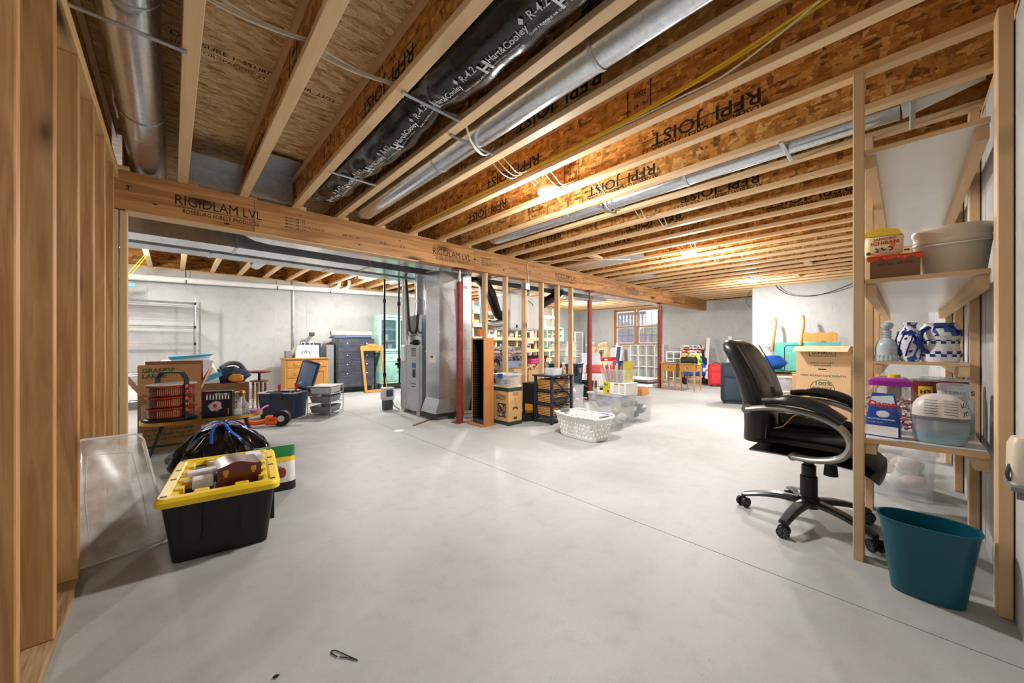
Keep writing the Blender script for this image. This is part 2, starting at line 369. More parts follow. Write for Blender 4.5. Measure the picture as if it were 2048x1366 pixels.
cwall('wall_bump', 'concrete wall jutting into the room behind the moving box', XBUMP, XF+.25, YR-.2, YBUMP, 2.36, 'y', XBUMP, .61, .28)
cwall('wall_right', 'poured concrete wall behind the lumber storage shelves', XW-.2, XBUMP, YR-.22, YR, 2.29, 'x', YR, .61, .4)
tag(MB().box(XW-.2, XW, YR-.2, YB, 0, 2.36).build('wall_left', CWALL), 'concrete wall beyond the open stud framing', 'wall', kind='structure')
MB()
# sill plates on top of the concrete, up to the joists, and rim boards
sill = MB()
for a in ((XW, XF, YB, YB+.14, 2.36, 2.398), (XF+.02, XF+.16, YBUMP, YB, 2.36, 2.398), (XBUMP+.01, XBUMP+.15, YR, YBUMP, 2.36, 2.398), (XW, XBUMP, YR-.15, YR-.01, 2.29, 2.374)): sill.box(*a)
tag(sill.build('trim_1', PINEX), 'pine sill plate on top of the concrete walls', 'trim', kind='structure')
rim = MB()
for a in ((XW, XF+.3, YB+.12, YB+.16, 2.36, DZ), (XF+.14, XF+.18, YR, YB, 2.36, DZ), (XW, XF, YR-.2, YR-.16, 2.29, DZ), (XW-.04, XW, YR, YB, 2.36, DZ)): rim.box(*a)
tag(rim.build('trim_2', WEB), 'strand rim board closing the joist ends', 'trim', kind='structure')
ins = MB()
for k in range(24):
    y = YR+.06+k*.112
    ins.blob((XBUMP+.13, y, 2.42), .11, .07, .05, 8, 6, .35, 2, k)
tag(ins.build('insulation_batt', P('yellow_insulation', (186,176,70), .95, var=.4, scale=30)), 'yellow insulation stuffed above the jutting concrete wall', 'insulation', kind='stuff')
# ceiling: deck panels and joists
ceil = tag(MB().box(XW-.2, XF+.3, YR-.2, YB+.2, DZ+.02, DZ+.05).build('ceiling', DECK), 'open basement ceiling of wooden joists under a strand board deck', 'ceiling', kind='structure')
pan = MB().box(0, 2.436, 0, 1.216, 0, .018).build('deck_panel', DECK, ceil)
first = True; j = 0; y = YR-.2
stx = put_text(MB(), 'EXPOSURE 1  STURD-I-FLOOR  23/32', .05, (0,0,0), (1,0,0), (0,-1,0), bold=.01)
put_text(stx, 'SIZED FOR SPACING  24 oc', .04, (0,.06,0), (1,0,0), (0,-1,0)); 
stamp = None
while y < YB:
    x = XW-.2-(1.22 if j % 2 else 0)
    while x < XF:
        o = pan if first else pan.copy()
        if not first: COL.objects.link(o)
        first = False; o.location = (x, y, DZ); 
        if stamp is None: st = stx.build('printed_lettering', INKF, o); stamp = st
        else: st = stamp.copy(); COL.objects.link(st); st.parent = o
        st.location = (.35, .25+.5*rnd.random(), -.0006)
        x += 2.44
    y += 1.22; j += 1
# joist master: web, two flanges, ink lettering
def joist_let(L):
    t = MB(); y = .55
    return t
JX0, JSP = .064, .4064
lettm = MB()
put_text(lettm, 'RFPI  JOIST', .125, (0, 0, 0), (0,1,0), (0,0,-1), width=.66, bold=.012)
put_text(lettm, 'TM', .035, (0, .30, -.055), (0,1,0), (0,0,-1))
lettm.box(-.0003, .0003, -.02, .74, -.034, -.028)
put_text(lettm, 'ROSEBURG FOREST PRODUCTS', .062, (0, -.02, -.075), (0,1,0), (0,0,-1), width=.76, bold=.01, shear=.2) if False else None
lett2 = MB(); lett2.v = list(lettm.v); lett2.f = list(lettm.f)
put_text(lett2, 'ROSEBURG FOREST PRODUCTS', .058, (0, -.02, -.092), (0,1,0), (0,0,-1), width=.76, bold=.012, shear=.25)
edge = MB(); edge.box(-.0003,.0003,0,.006,-.11,.11); edge.box(-.0003,.0003,.15,.156,-.11,.11)
put_text(edge, '2003', .04, (0,.03,.07), (0,1,0), (0,0,-1), bold=.01); put_text(edge, 'PRI 40', .035, (0,.02,.0), (0,1,0), (0,0,-1), bold=.01); put_text(edge, 'APA', .04, (0,.04,-.05), (0,1,0), (0,0,-1), bold=.01)
meshes = {}
def make_joist(X, y0, y1, rs):
    key = round(y1-y0, 3); L = y1-y0
    if key not in meshes:
        w = MB().box(-.005, .005, 0, L, .036, DZ-JZ-.036).build('joist', WEB, ceil)
        lo = MB(); n = 0
        lo.box(-.0315, .0315, 0, L, 0, .037, b=.002); fl_ = lo.build('bottom_flange', FLANGE, w)
        fu = MB().box(-.0315, .0315, 0, L, DZ-JZ-.037, DZ-JZ-.001).build('top_flange', FLANGE, w)
        meshes[key] = (w, fl_, fu); a = w
    else:
        w0, f0, f1 = meshes[key]; a = w0.copy(); COL.objects.link(a)
        for f in (f0, f1):
            q = f.copy(); COL.objects.link(q); q.parent = a
    a.location = (X, y0, JZ)
    return a
LT = {}
def ink(kind, mb, par, y, z):
    if kind not in LT: LT[kind] = mb.build('printed_lettering', INK, par); o = LT[kind]
    else: o = LT[kind].copy(); COL.objects.link(o); o.parent = par
    o.location = (-.0062, y, z)
NJ = 29
for k in range(-6, NJ):
    X = JX0+JSP*k
    if X > XF: break
    yend = -.44
    a = make_joist(X, yend, 4.13, k)
    if k >= 0 and k < 12:
        ph = (.42+.83*k) % 2.2
        for q in range(2):
            yy = ph+q*2.2
            if .3 < yy < 3.5: ink('big' if (k+q) % 4 else 'line', lett2 if (k+q) % 4 else lettm, a, yy, .165)
        ink('edge', edge, a, (ph+1.0) % 3.6 + .3, .15)
    make_joist(X+.07, 4.05, YB+.13, k+100)
# blocking pieces between far joists
for (bx, by) in ((18, 1.05), (11, 3.2), (21, 1.4)):
    X = JX0+JSP*bx
    MB().box(X+.032, X+JSP-.032, by-.02, by+.07, JZ+.001, JZ+.039).build('blocking', PINEX, ceil)
# laminated beam under the joists
bm = T('support_beam', 'long laminated lumber beam with black printed lettering carrying the ceiling joists', 'beam', (0,0,0))
BY0, BY1, BZ0, BZ1 = 4.03, 4.165, 2.075, 2.375
segs = [-.33, .545, 3.05, 5.48, 8.79, 11.67]
for i in range(5):
    b = MB().box(segs[i]+.0015, segs[i+1]-.0015, BY0, BY0+.045, BZ0, BZ1-.001, b=.002).build('ply', BEAM, bm)
MB().box(segs[0], segs[-1], BY0+.046, BY1, BZ0, BZ1-.001).build('inner_plies', BEAM, bm)
bt = MB()
for i, (x0, x1) in enumerate(((.011,.598),(2.388,2.968),(4.741,5.32),(7.05,7.606),(9.327,9.9))):
    put_text(bt, 'RIGIDLAM LVL', .115, (x0, BY0-.0008, 2.192), (1,0,0), (0,0,1), width=(x1-x0))
    bt.box(x0, x1, BY0-.0012, BY0-.0006, 2.174, 2.178)
    put_text(bt, 'ROSEBURG FOREST PRODUCTS', .048, (x0+.05, BY0-.0008, 2.130), (1,0,0), (0,0,1), width=(x1-x0)*.88, bold=.008)
    for (dx, t_, sz) in ((.95,'2.0E 3100 LVL',.03),(1.3,'APA  PRL-L270',.028),(1.7,'10 20',.035),(1.95,'0 3',.04)):
        put_text(bt, t_, sz, (x0+dx, BY0-.0008, 2.21-.012*dx), (1,0,0), (0,0,1), bold=.01)
    for r_ in range(4): put_text(bt, 'MICRO LAM 1 3/4', .022, (x0+.78, BY0-.0008, 2.26-.03*r_), (1,0,0), (0,0,1), bold=.01)
put_text(bt, "3'", .05, (-.26, BY0-.0008, 2.23), (1,0,0), (0,0,1), bold=.02)
bt.build('printed_lettering', INK, bm)
kn = MB()
for i in range(22):
    x = -.2+i*.53+rnd.random()*.2; z = 2.1+rnd.random()*.25; r = .006+.008*rnd.random()
    kn.lathe([(r,0),(r*.5,.0006)], 8, mt=basis((x, BY0, z), (1.6,0,0), (0,0,.7)))
kn.build('knots', P('dark_knot', (72,36,18), .7), bm)
MB().box(-.26, 2.2, BY0+.0, BY1, BZ0-.012, BZ0-.001).build('soffit_strip', PINEX, bm)
# left stud wall
wl_ = tag(MB().box(XL-.14, XL, .2, 4.02, 0, .038).build('wall_framing', PLATE), 'open stud framing of raw lumber beside the camera', 'wall', kind='structure')
stm = None
for y in (1.13, 1.565, 1.985, 2.431, 2.847, 3.276, 3.72):
    if stm is None: stm = MB().box(XL-.14, XL, 0, .041, .038, 2.300, b=.003).build('stud', STUD, wl_); o = stm
    else: o = stm.copy(); COL.objects.link(o)
    o.location = (0, y, 0)
edgem = WOOD('stud_edge', (232,208,166), (214,178,124), 2, knots=False)
MB().box(XL-.14, XL, .2, 4.02, 2.300, 2.336).build('top_plate', TOPPL, wl_)
MB().box(XL-.14, XL, .2, 4.02, 2.338, 2.374).build('top_plate', TOPPL, wl_)
# end jamb studs where the beam bears
for (x0, x1, y0, y1) in ((-.335,-.297,4.04,4.13), (-.29,-.252,4.04,4.16)):
    MB().box(x0, x1, y0, y1, 0, 2.07, b=.002).build('jack_stud', PINE, wl_)
# partition studs below the beam
wp = tag(MB().box(3.16, 5.40, 4.06, 4.149, 0, .038).build('wall_partition', PINEX), 'bare stud partition standing under the laminated beam', 'wall', kind='structure')
pm = None
for i, x in enumerate((3.285, 3.679, 4.083, 4.48, 4.884, 5.265)):
    if pm is None: pm = MB().box(-.019, .019, 4.06, 4.149, .038, 2.0745, b=.002).build('stud', PINE, wp); o = pm
    else: o = pm.copy(); COL.objects.link(o)
    o.location = (x, 0, 0)
# twin window
w1 = tag(MB().ring([(5.50,1.0),(7.31,1.0),(7.31,2.36),(5.50,2.36)], [(5.56,1.05),(7.25,1.05),(7.25,2.31),(5.56,2.31)], XF-.05, XF+.2, 'x').build('window_1', WOOD('window_buck', (222,190,140), (190,150,96), 1, knots=False)), 'twin wooden double hung window with small panes', 'window', kind='structure')
FRW = WOOD('window_wood', (178,138,100), (140,100,66), 2, knots=False)
SASH = P('window_white', (236,236,240), .4)
for (a, b) in ((5.57, 6.38), (6.44, 7.24)):
    MB().ring([(a,1.06),(b,1.06),(b,2.30),(a,2.30)], [(a+.05,1.11),(b-.05,1.11),(b-.05,2.25),(a+.05,2.25)], XF+.0, XF+.08, 'x').build('sash', FRW, w1)
    MB().box(XF+.0, XF+.07, a+.05, b-.05, 1.665, 1.715).build('meeting_rail', FRW, w1)
    for (z0, z1) in ((1.11, 1.665), (1.715, 2.25)):
        pn = MB().box(XF+.035, XF+.039, a+.05, b-.05, z0, z1).build('pane', GLASS('window_glass', (230,238,245), .12), w1)
        mu = MB(); 
        for k in (1, 2):
            yy = a+.05+(b-a-.1)*k/3; mu.box(XF+.028, XF+.046, yy-.008, yy+.008, z0, z1)
        zz = (z0+z1)/2; mu.box(XF+.028, XF+.046, a+.05, b-.05, zz-.008, zz+.008)
        mu.build('muntin', P('muntin_grey', (110,112,122), .5), pn)
        pf = MB().ring([(a+.05,z0),(b-.05,z0),(b-.05,z1),(a+.05,z1)], [(a+.068,z0+.018),(b-.068,z0+.018),(b-.068,z1-.018),(a+.068,z1-.018)], XF+.026, XF+.05, 'x').build('bead', SASH, pn)
# outside, seen through the window: ground, deck posts, stair stringer, shrubs
tag(MB().box(XF+.26, XF+14, -4, 16, .55, .75).build('ground', P('outdoor_ground', (196,190,170), .95, var=.4, scale=3)), 'pale ground outside the window', 'ground', kind='structure')
dk = T('outdoor_deck', 'purplish outdoor deck and railing seen through the window', 'deck', (XF+1.6, 8.6, .75))
DKM = P('deck_purple', (112,92,122), .7)  # one even purplish colour for deck and shrub stems
for k in range(12): MB().box(0, .09, -1.6+k*.15, -1.55+k*.15, .75, 1.5).build('baluster', DKM, dk)
MB().box(0, .09, -1.7, .4, 1.5, 1.62).build('rail', DKM, dk); MB().box(-.05, .1, -1.8, .4, .3, .75).build('rim_board', DKM, dk); MB().box(-.05,.1,-1.8,.4,-.02,.27).build('rim_board', DKM, dk)
for k, (gx_, gy_, r) in enumerate(((XF+3.4,7.4,.8),(XF+4.2,9.4,1.0),(XF+5.4,10.9,1.1))):
    s_ = T('shrub', ['green shrub outside nearest the window','green shrub outside beyond the deck','farthest green shrub outside the window'][k], 'shrub', (gx_, gy_, .75), group='shrubs outside')
    MB().blob((0,0,r*.7), r*.8, r*.8, r*.75, 16, 10, .5, 3, k).build('foliage', P('leaf_green', (96,110,70), .9, var=.6, scale=12), s_); MB().cyl((0,0,0),(0,0,r*.5),.05,.03).build('stem', DKM, s_)
# ================================================================ LAMPS
LENS = EMIT('lamp_lens', (255,250,238), 14)
def lamp(x, y, label, on=LAMP_W):
    t = T('disc_lamp', label, 'lamp', (x, y, 2.345), group='disc lamps hung below the joists')
    MB().lathe([(.03,.045),(.095,.04),(.1,.012),(.095,.006),(.08,.006)], 28).build('housing', WHITE, t, True)
    MB().lathe([(.08,.008),(.079,.003),(.05,-.003),(.0005,-.004)], 28).build('lens', LENS, t, True)
    c_ = MB(); pts = catmull([(0,0,.045),(-.06,.05,.09),(-.13,.02,.07),(-.17,.09,.16),(-.12,.12,.24)], 5)
    c_.tube(pts, .004, 5); c_.tube([(p.x, p.y+.03, p.z-.012) for p in pts], .004, 5); c_.build('cable_loop', WHITE, t, True)
    MB().lathe([(.05,.0),(.052,.05),(.0005,.052)], 16, (-.02,.05,.19)).build('junction_box', WHITE, t, True)
    MB().cyl((-.02,.05,.05),(-.02,.05,.19),.006).build('stem', WHITE, t)
    for kind, frac, z in (('AREA', .5, -.008), ('POINT', .5, -.21)):  # POINT half floats unseen below the disc to brighten joists and studs
        ld = bpy.data.lights.new('disc_lamp_light', kind); ld.energy = on*frac; ld.color = (1, .985, .96)
        if kind == 'AREA': ld.shape = 'DISK'; ld.size = .16
        else: ld.shadow_soft_size = .04
        lo = bpy.data.objects.new('disc_lamp_light', ld); COL.objects.link(lo); lo.parent = t; lo.location = (0, 0, z)
lamp(2.372, 2.083, 'glowing disc lamp nearest the camera, above the open floor')
lamp(5.46, 2.12, 'glowing disc lamp in the middle of the ceiling right of the beam', LAMP_W*1.25)
lamp(8.55, 2.16, 'glowing disc lamp near the jutting concrete wall', LAMP_W*1.15)
lamp(9.2, 7.05, 'glowing disc lamp in front of the twin window beyond the beam', LAMP_W*1.6)
lamp(2.74, 7.2, 'glowing disc lamp above the wrapped dresser beyond the beam', LAMP_W*1.1)
lamp(5.9, 7.1, 'glowing disc lamp above the lumber shelves hidden by the beam', LAMP_W*1.4)
lamp(-.6, 7.15, 'glowing disc lamp beyond the beam at the wire shelf')
lamp(-1.35, .45, 'added fill disc lamp out of view behind the open stud framing', LAMP_W*.16)  # added out of view to brighten the foreground and the stud faces
# ================================================================ CEILING UTILITIES
def rdim(k): return JX0+JSP*k
# large round duct in the left bay
d1 = T('round_duct', 'big shiny round metal duct in the leftmost joist bay', 'duct', (-.14, 0, 2.505))
for i, (a, b, r) in enumerate(((-.3,.95,.105),(.93,2.12,.108),(2.1,3.2,.105),(3.18,4.5,.108))):
    MB().cyl((0,a,0),(0,b,0), r, n=32).build('duct_section', GAL, d1, True)
for y in (.94, 2.11, 3.19):
    q = MB(); q.tube([(.109*math.cos(t*PI/14), y, .109*math.sin(t*PI/14)) for t in range(28)], .004, 5, closed=True); q.build('bead', GALD, d1, True)
# black flexible duct
FXX, FXZ = 1.075, 2.495
def fxr(y):
    r = .152+.006*math.sin(y*9)+.004*math.sin(y*23)
    for yc in (1.79, 2.99): r -= .02*math.exp(-((y-yc)/.12)**2)
    return r
def fxz(y): return FXZ-.03*math.sin((y-1.79)*PI/1.2)**2*0 - .012*math.cos((y)*5)+(.0 if y < 3.4 else (y-3.4)*.22)
d2 = T('flexible_duct', 'black insulated flexible air duct with white lettering between the joists', 'duct', (0,0,0))
lp = []; N = 40
for i in range(150):
    y = -.4+i*4.35/149; r = fxr(y); row = []
    for j in range(N):
        a = 2*PI*j/N; k = r*(1+.022*noise.noise(Vector((math.cos(a)*3, y*7+math.sin(a*2), math.sin(a)*3)))+.012*noise.noise(Vector((math.cos(a)*9, y*26, math.sin(a)*9))))
        row.append((FXX+k*math.sin(a)*1.04, y, fxz(y)+k*math.cos(a)*.93))
    lp.append(row)
MB().loft(lp).build('sleeve', BLKG, d2, True, angle=80)
def wrap(mb, s, size, y0, ph0, **kw):
    v, f = text_mesh(s, **kw); o = []
    for (tx, ty, _) in v:
        y = y0-tx*size; r = fxr(y)+.005; ph = ph0+ty*size/r
        o.append((FXX-(r*1.04)*math.sin(ph), y, fxz(y)-(r*.95)*math.cos(ph)))
    mb.add(o, f)
lt = MB()
for y0 in (3.66, 3.2, 2.74, 2.28, 1.82, 1.36, .90):
    wrap(lt, 'H', .085, y0, -.16, bold=.03, shear=-.15); wrap(lt, 'Hart&Cooley', .046, y0-.058, .02, bold=.008); wrap(lt, 'comfort with confidence', .012, y0-.06, -.12, sp=1.4)
    wrap(lt, 'R-4.2', .05, y0-.34, .15, bold=.005); wrap(lt, 'CLASS 1 FLEXIBLE AIR DUCT', .016, y0-.29, -.16)
    r = fxr(y0-.31)+.005; c = (y0-.305, .30); pts = [(c[0]+dy, c[1]+dp) for dy, dp in ((.014,0),(0,.1),(-.014,0),(0,-.1))]
    lt.add([(FXX-r*1.04*math.sin(p), y, fxz(y)-r*.95*math.cos(p)) for y, p in pts], [(0,1,2,3)])
lt.build('white_lettering', WINK, d2)
# slim round ducts
def sduct(label, x, z, r, y0, y1, secs, end=True):
    t = T('round_duct', label, 'duct', (x, 0, z))
    ys = [y0+(y1-y0)*i/secs for i in range(secs+1)]
    for i in range(secs): MB().cyl((0,ys[i],0),(0,ys[i+1]+.015,0), r+(.002 if i % 2 else 0), n=28).build('duct_section', GAL, t, True)
    for y in ys[1:-1]: MB().cyl((0,y-.01,0),(0,y+.01,0), r+.006, n=28).build('joint_ring', GALD, t, True)
    if end: MB().tube([(0,y1,0),(0,y1+.06,.01),(0,y1+.1,.05),(0,y1+.11,.12)], r, 24).build('elbow', GALD, t, True)
    return t
sduct('long shiny round duct beside the black flexible duct', 1.487, 2.455, .088, -.42, 3.82, 3)
sd_ = sduct('thin silver duct between the far joists above the storage shelves', 3.112, 2.438, .072, .02, 3.62, 3)
MB().cyl((0,.02,0),(0,-.28,.05), .072, .05, 24).build('reducer', WHITEPVC, sd_, True)
# flat hangers across the bays
for i, (x0, x1, y, nm) in enumerate(((-.282,.03,2.21,'under the big left duct'),(.9,1.22,2.99,'under the far end of the flexible duct'),(.9,1.23,1.793,'under the middle of the flexible duct'),(1.3,1.61,1.95,'under the long shiny duct'),(2.965,3.235,2.0,'under the thin silver duct near the lamp'),(2.93,3.25,.552,'under the thin silver duct beside the shelf post'),(2.965,3.28,-.03,'under the thin silver duct at the wall'))):
    tag(MB().box(x0-.02, x1+.02, y-.011, y+.011, 2.3655, 2.3735, b=.001).build('duct_hanger', GALD), 'flat metal hanger bar '+nm, 'hanger', 'duct hanger bars')
# galvanised closures and pans
def pans(label, parts, cat='sheet'):
    t = T('sheet_metal_pan', label, cat)
    for p in parts: MB().box(*p).build('panel', GALD, t)
    return t
pans('speckled metal closure above the beam between the first two joists', ((rdim(0)+.034, rdim(1)-.034, 3.98, 3.985, 2.38, 2.52), (rdim(0)+.034, rdim(1)-.034, 3.70, 3.98, 2.52, 2.525)))
pans('dark metal closure above the beam left of the flexible duct', ((rdim(1)+.034, rdim(2)-.034, 3.98, 3.985, 2.38, 2.665), (rdim(1)+.034, rdim(2)-.034, 3.6, 3.98, 2.64, 2.645)))
for i, (k, y0, lab) in enumerate(((12, 2.72, 'wide pale metal pan under the joists in mid ceiling'), (16, 3.3, 'metal pan under the joists right of the mid ceiling pan'), (19, 3.5, 'metal pan next to the beam near its far end'))):
    pans(lab, ((rdim(k)+.033, rdim(k+1)-.033, y0, 4.02, 2.379, 2.383), (rdim(k)+.033, rdim(k)+.036, y0, 4.02, 2.383, 2.42), (rdim(k)+.033, rdim(k+1)-.033, y0, y0+.003, 2.383, 2.64)))
# white and yellow cables
CABW = P('white_cable_jacket', (228,222,206), .5); CABY = P('yellow_cable_jacket', (226,190,40), .45); CABB = P('dark_cable_jacket', (40,40,44), .5)
def cable(label, pts, m, r=.0045, group=None, n=5):
    return tag(MB().tube(catmull(pts, n), r, 6).build('cable', m, None, True), label, 'cable', group)
for q in range(3):
    p = []
    for k in range(-1, 3):
        a = rdim(k)+.01; b = rdim(k+1)-.01
        for s in (0, .25, .5, .75, 1): p.append((a+(b-a)*s, 1.88+.012*q+.02*math.sin(s*PI+q), 2.462-.006*q-(.012+.006*q)*math.sin(s*PI)))
    p += [(1.3,1.83,2.44-.01*q),(1.4,1.90,2.37-.006*q),(1.5,1.95,2.355-.006*q),(1.6,1.99,2.37),(1.68,2.0,2.45)]
    cable(['white cable running through the left joists, top of its bundle','white cable running through the left joists, middle of its bundle','white cable running through the left joists, lowest of its bundle'][q], p, CABW, .005, 'white cables through the left joists', 3)
for i, (k, y0, n_) in enumerate(((4,2.0,3),(5,1.9,2),(6,1.75,2),(7,1.9,3),(8,1.8,2),(9,1.75,2),(12,1.9,2),(15,2.0,2),(20,2.0,2))):
    for q in range(n_):
        a, b = rdim(k)+.008, rdim(k+1)-.008
        cable('short cable loop crossing the %s joist bay right of the shiny duct, %s strand' % (['first','second','third','fourth','fifth','sixth','ninth','twelfth','seventeenth'][i], ('front','middle','rear')[q]), [(a,y0+.05*q,2.45),((a*2+b)/3,y0+.05*q,2.39-.012*q),((a+2*b)/3,y0+.03+.04*q,2.375-.008*q),(b,y0+.08*q,2.44)], CABY if (i == 3 and q == 2) else CABW, .0045, 'cable loops between joists')
yj = rdim(5)-.038
for q in range(2):
    cable(['upper yellow cable stapled along a ceiling joist','lower yellow cable stapled along a ceiling joist'][q], [(yj-.12+.05*q,-.25,2.56),(yj-.07+.03*q,.25,2.49),(yj-.02,.85,2.445-.012*q),(yj-.004,1.5,2.428-.011*q),(yj,2.1,2.428-.01*q),(yj,3.0,2.428-.01*q),(yj,3.9,2.43-.01*q)], CABY, .007)
cable('white cable beside the yellow cables on the joist', [(yj-.16,-.2,2.62),(yj-.03,.5,2.43),(yj+.002,1.1,2.418),(yj,3.9,2.42)], CABW, .005)
cable('thin white cable dropping over the beam to the switch box', [(5.2,2.9,2.37),(4.75,3.3,2.366),(4.35,3.8,2.362),(4.15,3.97,2.355),(4.07,4.015,2.32),(4.075,4.02,2.2),(4.1,4.02,2.06),(4.104,4.05,1.98)], CABW, .005)
cable('dark cable drooping along the top of the jutting wall', [(9.88,1.98,2.40),(9.875,1.9,2.28),(9.87,1.7,2.14),(9.87,1.4,2.08),(9.87,1.1,2.12),(9.87,.75,2.25),(9.86,.5,2.37)], CABB, .006)
cable('second dark cable drooping behind the first on the jutting wall', [(9.885,1.9,2.36),(9.885,1.75,2.2),(9.885,1.45,2.1),(9.885,1.0,2.12),(9.885,.6,2.26),(9.88,.45,2.36)], CABB, .004)
cable('dark cable hanging in the corner by the jutting wall', [(9.87,2.445,2.3),(9.85,2.5,2.2),(9.84,2.53,2.05),(9.87,2.45,1.93)], CABB, .006)
# steel columns
def column(x, label):
    t = T('steel_column', label, 'column', (x, 4.105, 0))
    MB().cyl((0,0,.006),(0,0,1.90), .0445, n=24).build('pipe', REDST, t, True)
    MB().box(-.09,.09,-.07,.07,0,.008).build('base_plate', REDST, t)
    MB().cyl((0,0,1.90),(0,0,2.055), .017, n=12).build('screw_jack', GALD if x < 3 else REDST, t, True)
    MB().box(-.1,.1,-.06,.06,2.055,2.062).build('cap_plate', REDST, t)
column(2.85, 'red steel column in front of the sheet metal return duct'); column(5.838, 'red steel column right of the bare stud partition'); column(8.758, 'red steel column in front of the white cube shelf')
# trunk ducts beyond the beam
def trunk(label, x0, x1, y0, y1, z0, z1, n, mat=GAL, sag=False):
    t = T('trunk_duct', label, 'duct')
    L = (x1-x0)/n
    for i in range(n): MB().box(x0+i*L+.002, x0+(i+1)*L-.002, y0, y1, z0, z1).build('duct_section', mat, t)
    for i in range(1, n):
        x = x0+i*L; MB().ring([(y0-.008,z0-.008),(y1+.008,z0-.008),(y1+.008,z1+.008),(y0-.008,z1+.008)], [(y0-.001,z0-.001),(y1+.001,z0-.001),(y1+.001,z1+.001),(y0-.001,z1+.001)], x-.012, x+.012, 'x').build('drive_cleat', GALD, t)
    return t
tr = trunk('rectangular metal trunk duct running directly behind the beam', .75, 9.6, 4.30, 4.56, 2.105, 2.35, 6)
MB().prism([(.75,2.35),(.75,2.105),(.62,2.12),(.5,2.17),(.40,2.25),(.36,2.35)], 4.30, 4.56, 'y').build('end_taper', GAL, tr, True)
tb = trunk('second rectangular trunk duct with open underside behind the first', -.9, 7.5, 4.80, 5.12, 2.075, 2.34, 6)
tc_ = trunk('slim trunk duct farthest behind the beam', -.9, 5.2, 5.27, 5.55, 2.075, 2.2, 5, GALD)
for i, (x, nm) in enumerate(((1.0,'left'),(3.3,'middle'),(6.2,'right'))):
    t = T('branch_duct', 'round branch duct joining the trunk duct on its %s part' % nm, 'duct', (x, 5.6, 2.3), group='round branch ducts')
    MB().cyl((0,0,0),(0,1.6,.06), .08, n=20).build('pipe', GAL, t, True); MB().cyl((0,-.02,0),(0,.05,0), .1, n=20).build('collar', GALD, t, True)
# white drain pipe along the back wall
pv = T('drain_pipe', 'long white plastic drain pipe hung along the back wall', 'pipe')
pz = lambda x: 2.165+.03*(x+.54)
MB().cyl((-1.4,8.62,pz(-1.4)),(4.6,8.62,pz(4.6)), .054, n=18).build('pipe', WHITEPVC, pv, True)
for x in (2.72, 2.93): MB().tube(catmull([(x-.14,8.62,pz(x)+.02),(x-.05,8.6,pz(x)+.06),(x,8.56,pz(x)+.13),(x-.02,8.5,pz(x)+.22)], 5), .036, 14).build('elbow', WHITEPVC, pv, True)
for x in (.18, 1.55, 2.55, 3.75): MB().tube([(x,8.62+.062*math.cos(a),pz(x)+.062*math.sin(a)) for a in [PI*.5*k/4+PI for k in range(5)]]+[(x,8.685,pz(x)), (x,8.685,2.36)], .006, 5).build('hanger_strap', BLKM, pv, True)
tag(MB().tube([(1.867,8.76,2.40),(1.867,8.76,.98)], .014, 10).box(1.85,1.885,8.775,8.8,1.5,1.53).build('conduit', GAL, None, True), 'thin metal conduit running down the back wall', 'conduit')
# thermostat strap thing hanging at top left beyond the jamb
hb = T('hanging_bar', 'teal bar hung from yellow straps near the back wall', 'bar', (-.62, 8.25, 1.98))
MB().box(-.45,.20,-.03,.03,-.02,.03).build('bar', P('teal_bar', (40,130,130), .5), hb)
for dx in (.03, .08): MB().tube([(dx-.1,0,-.03),(dx,0,.03),(.31+dx*.5,-.6,.398)], .006, 5).build('strap', CABY, hb)
# ================================================================ LEFT FOREGROUND GROUP
# clear bin lid leaning
ld_ = T('bin_lid', 'large clear plastic bin lid leaning by the stud wall', 'lid')
c00, c10, c11, c01 = Vector((-.33,2.51,.045)), Vector((-.012,2.70,.004)), Vector((-.125,2.93,.55)), Vector((-.36,2.81,.57))
def lidp(u, v, off=0):
    p = (c00*(1-u)+c10*u)*(1-v)+(c01*(1-u)+c11*u)*v
    nrm = (c10-c00).cross(c01-c00).normalized()
    e = min(u,1-u,v*1.4,(1-v)*1.4); 
    return p+nrm*(off+ (-.018 if e > .1 else -.018*max(0,(e-.04))/.06)+.002*math.sin(u*9+v*7))
MB().grid(lambda u, v: tuple(lidp(u, v)), 24, 30).build('panel', CLEAR('lid_plastic', (226,226,226), .5, .14, .45, 7), ld_, True)
ed = [lidp(u,v) for u,v in [(t,0) for t in (.08,.3,.5,.7,.92)]+[(1,t) for t in (.06,.3,.6,.94)]+[(t,1) for t in (.9,.6,.3,.1)]+[(0,t) for t in (.94,.6,.3,.06)]]
RIMP = CLEAR('lid_rim', (235,235,232), .6, .15, .2)
MB().tube(ed, .006, 6, closed=True).build('rim', RIMP, ld_, True)
MB().tube([lidp(u,v) for u,v in ((.2,.16),(.5,.13),(.82,.13),(.85,.5),(.82,.84),(.5,.86),(.2,.86),(.17,.5))], .0025, 5, closed=True).build('ridge', RIMP, ld_, True)
MB().tube([lidp(u,v) for u,v in ((.5,.05),(.7,.035),(.85,.05),(.82,.075),(.66,.085),(.52,.075))], .0015, 5, closed=True).build('handle_outline', RIMP, ld_, True)
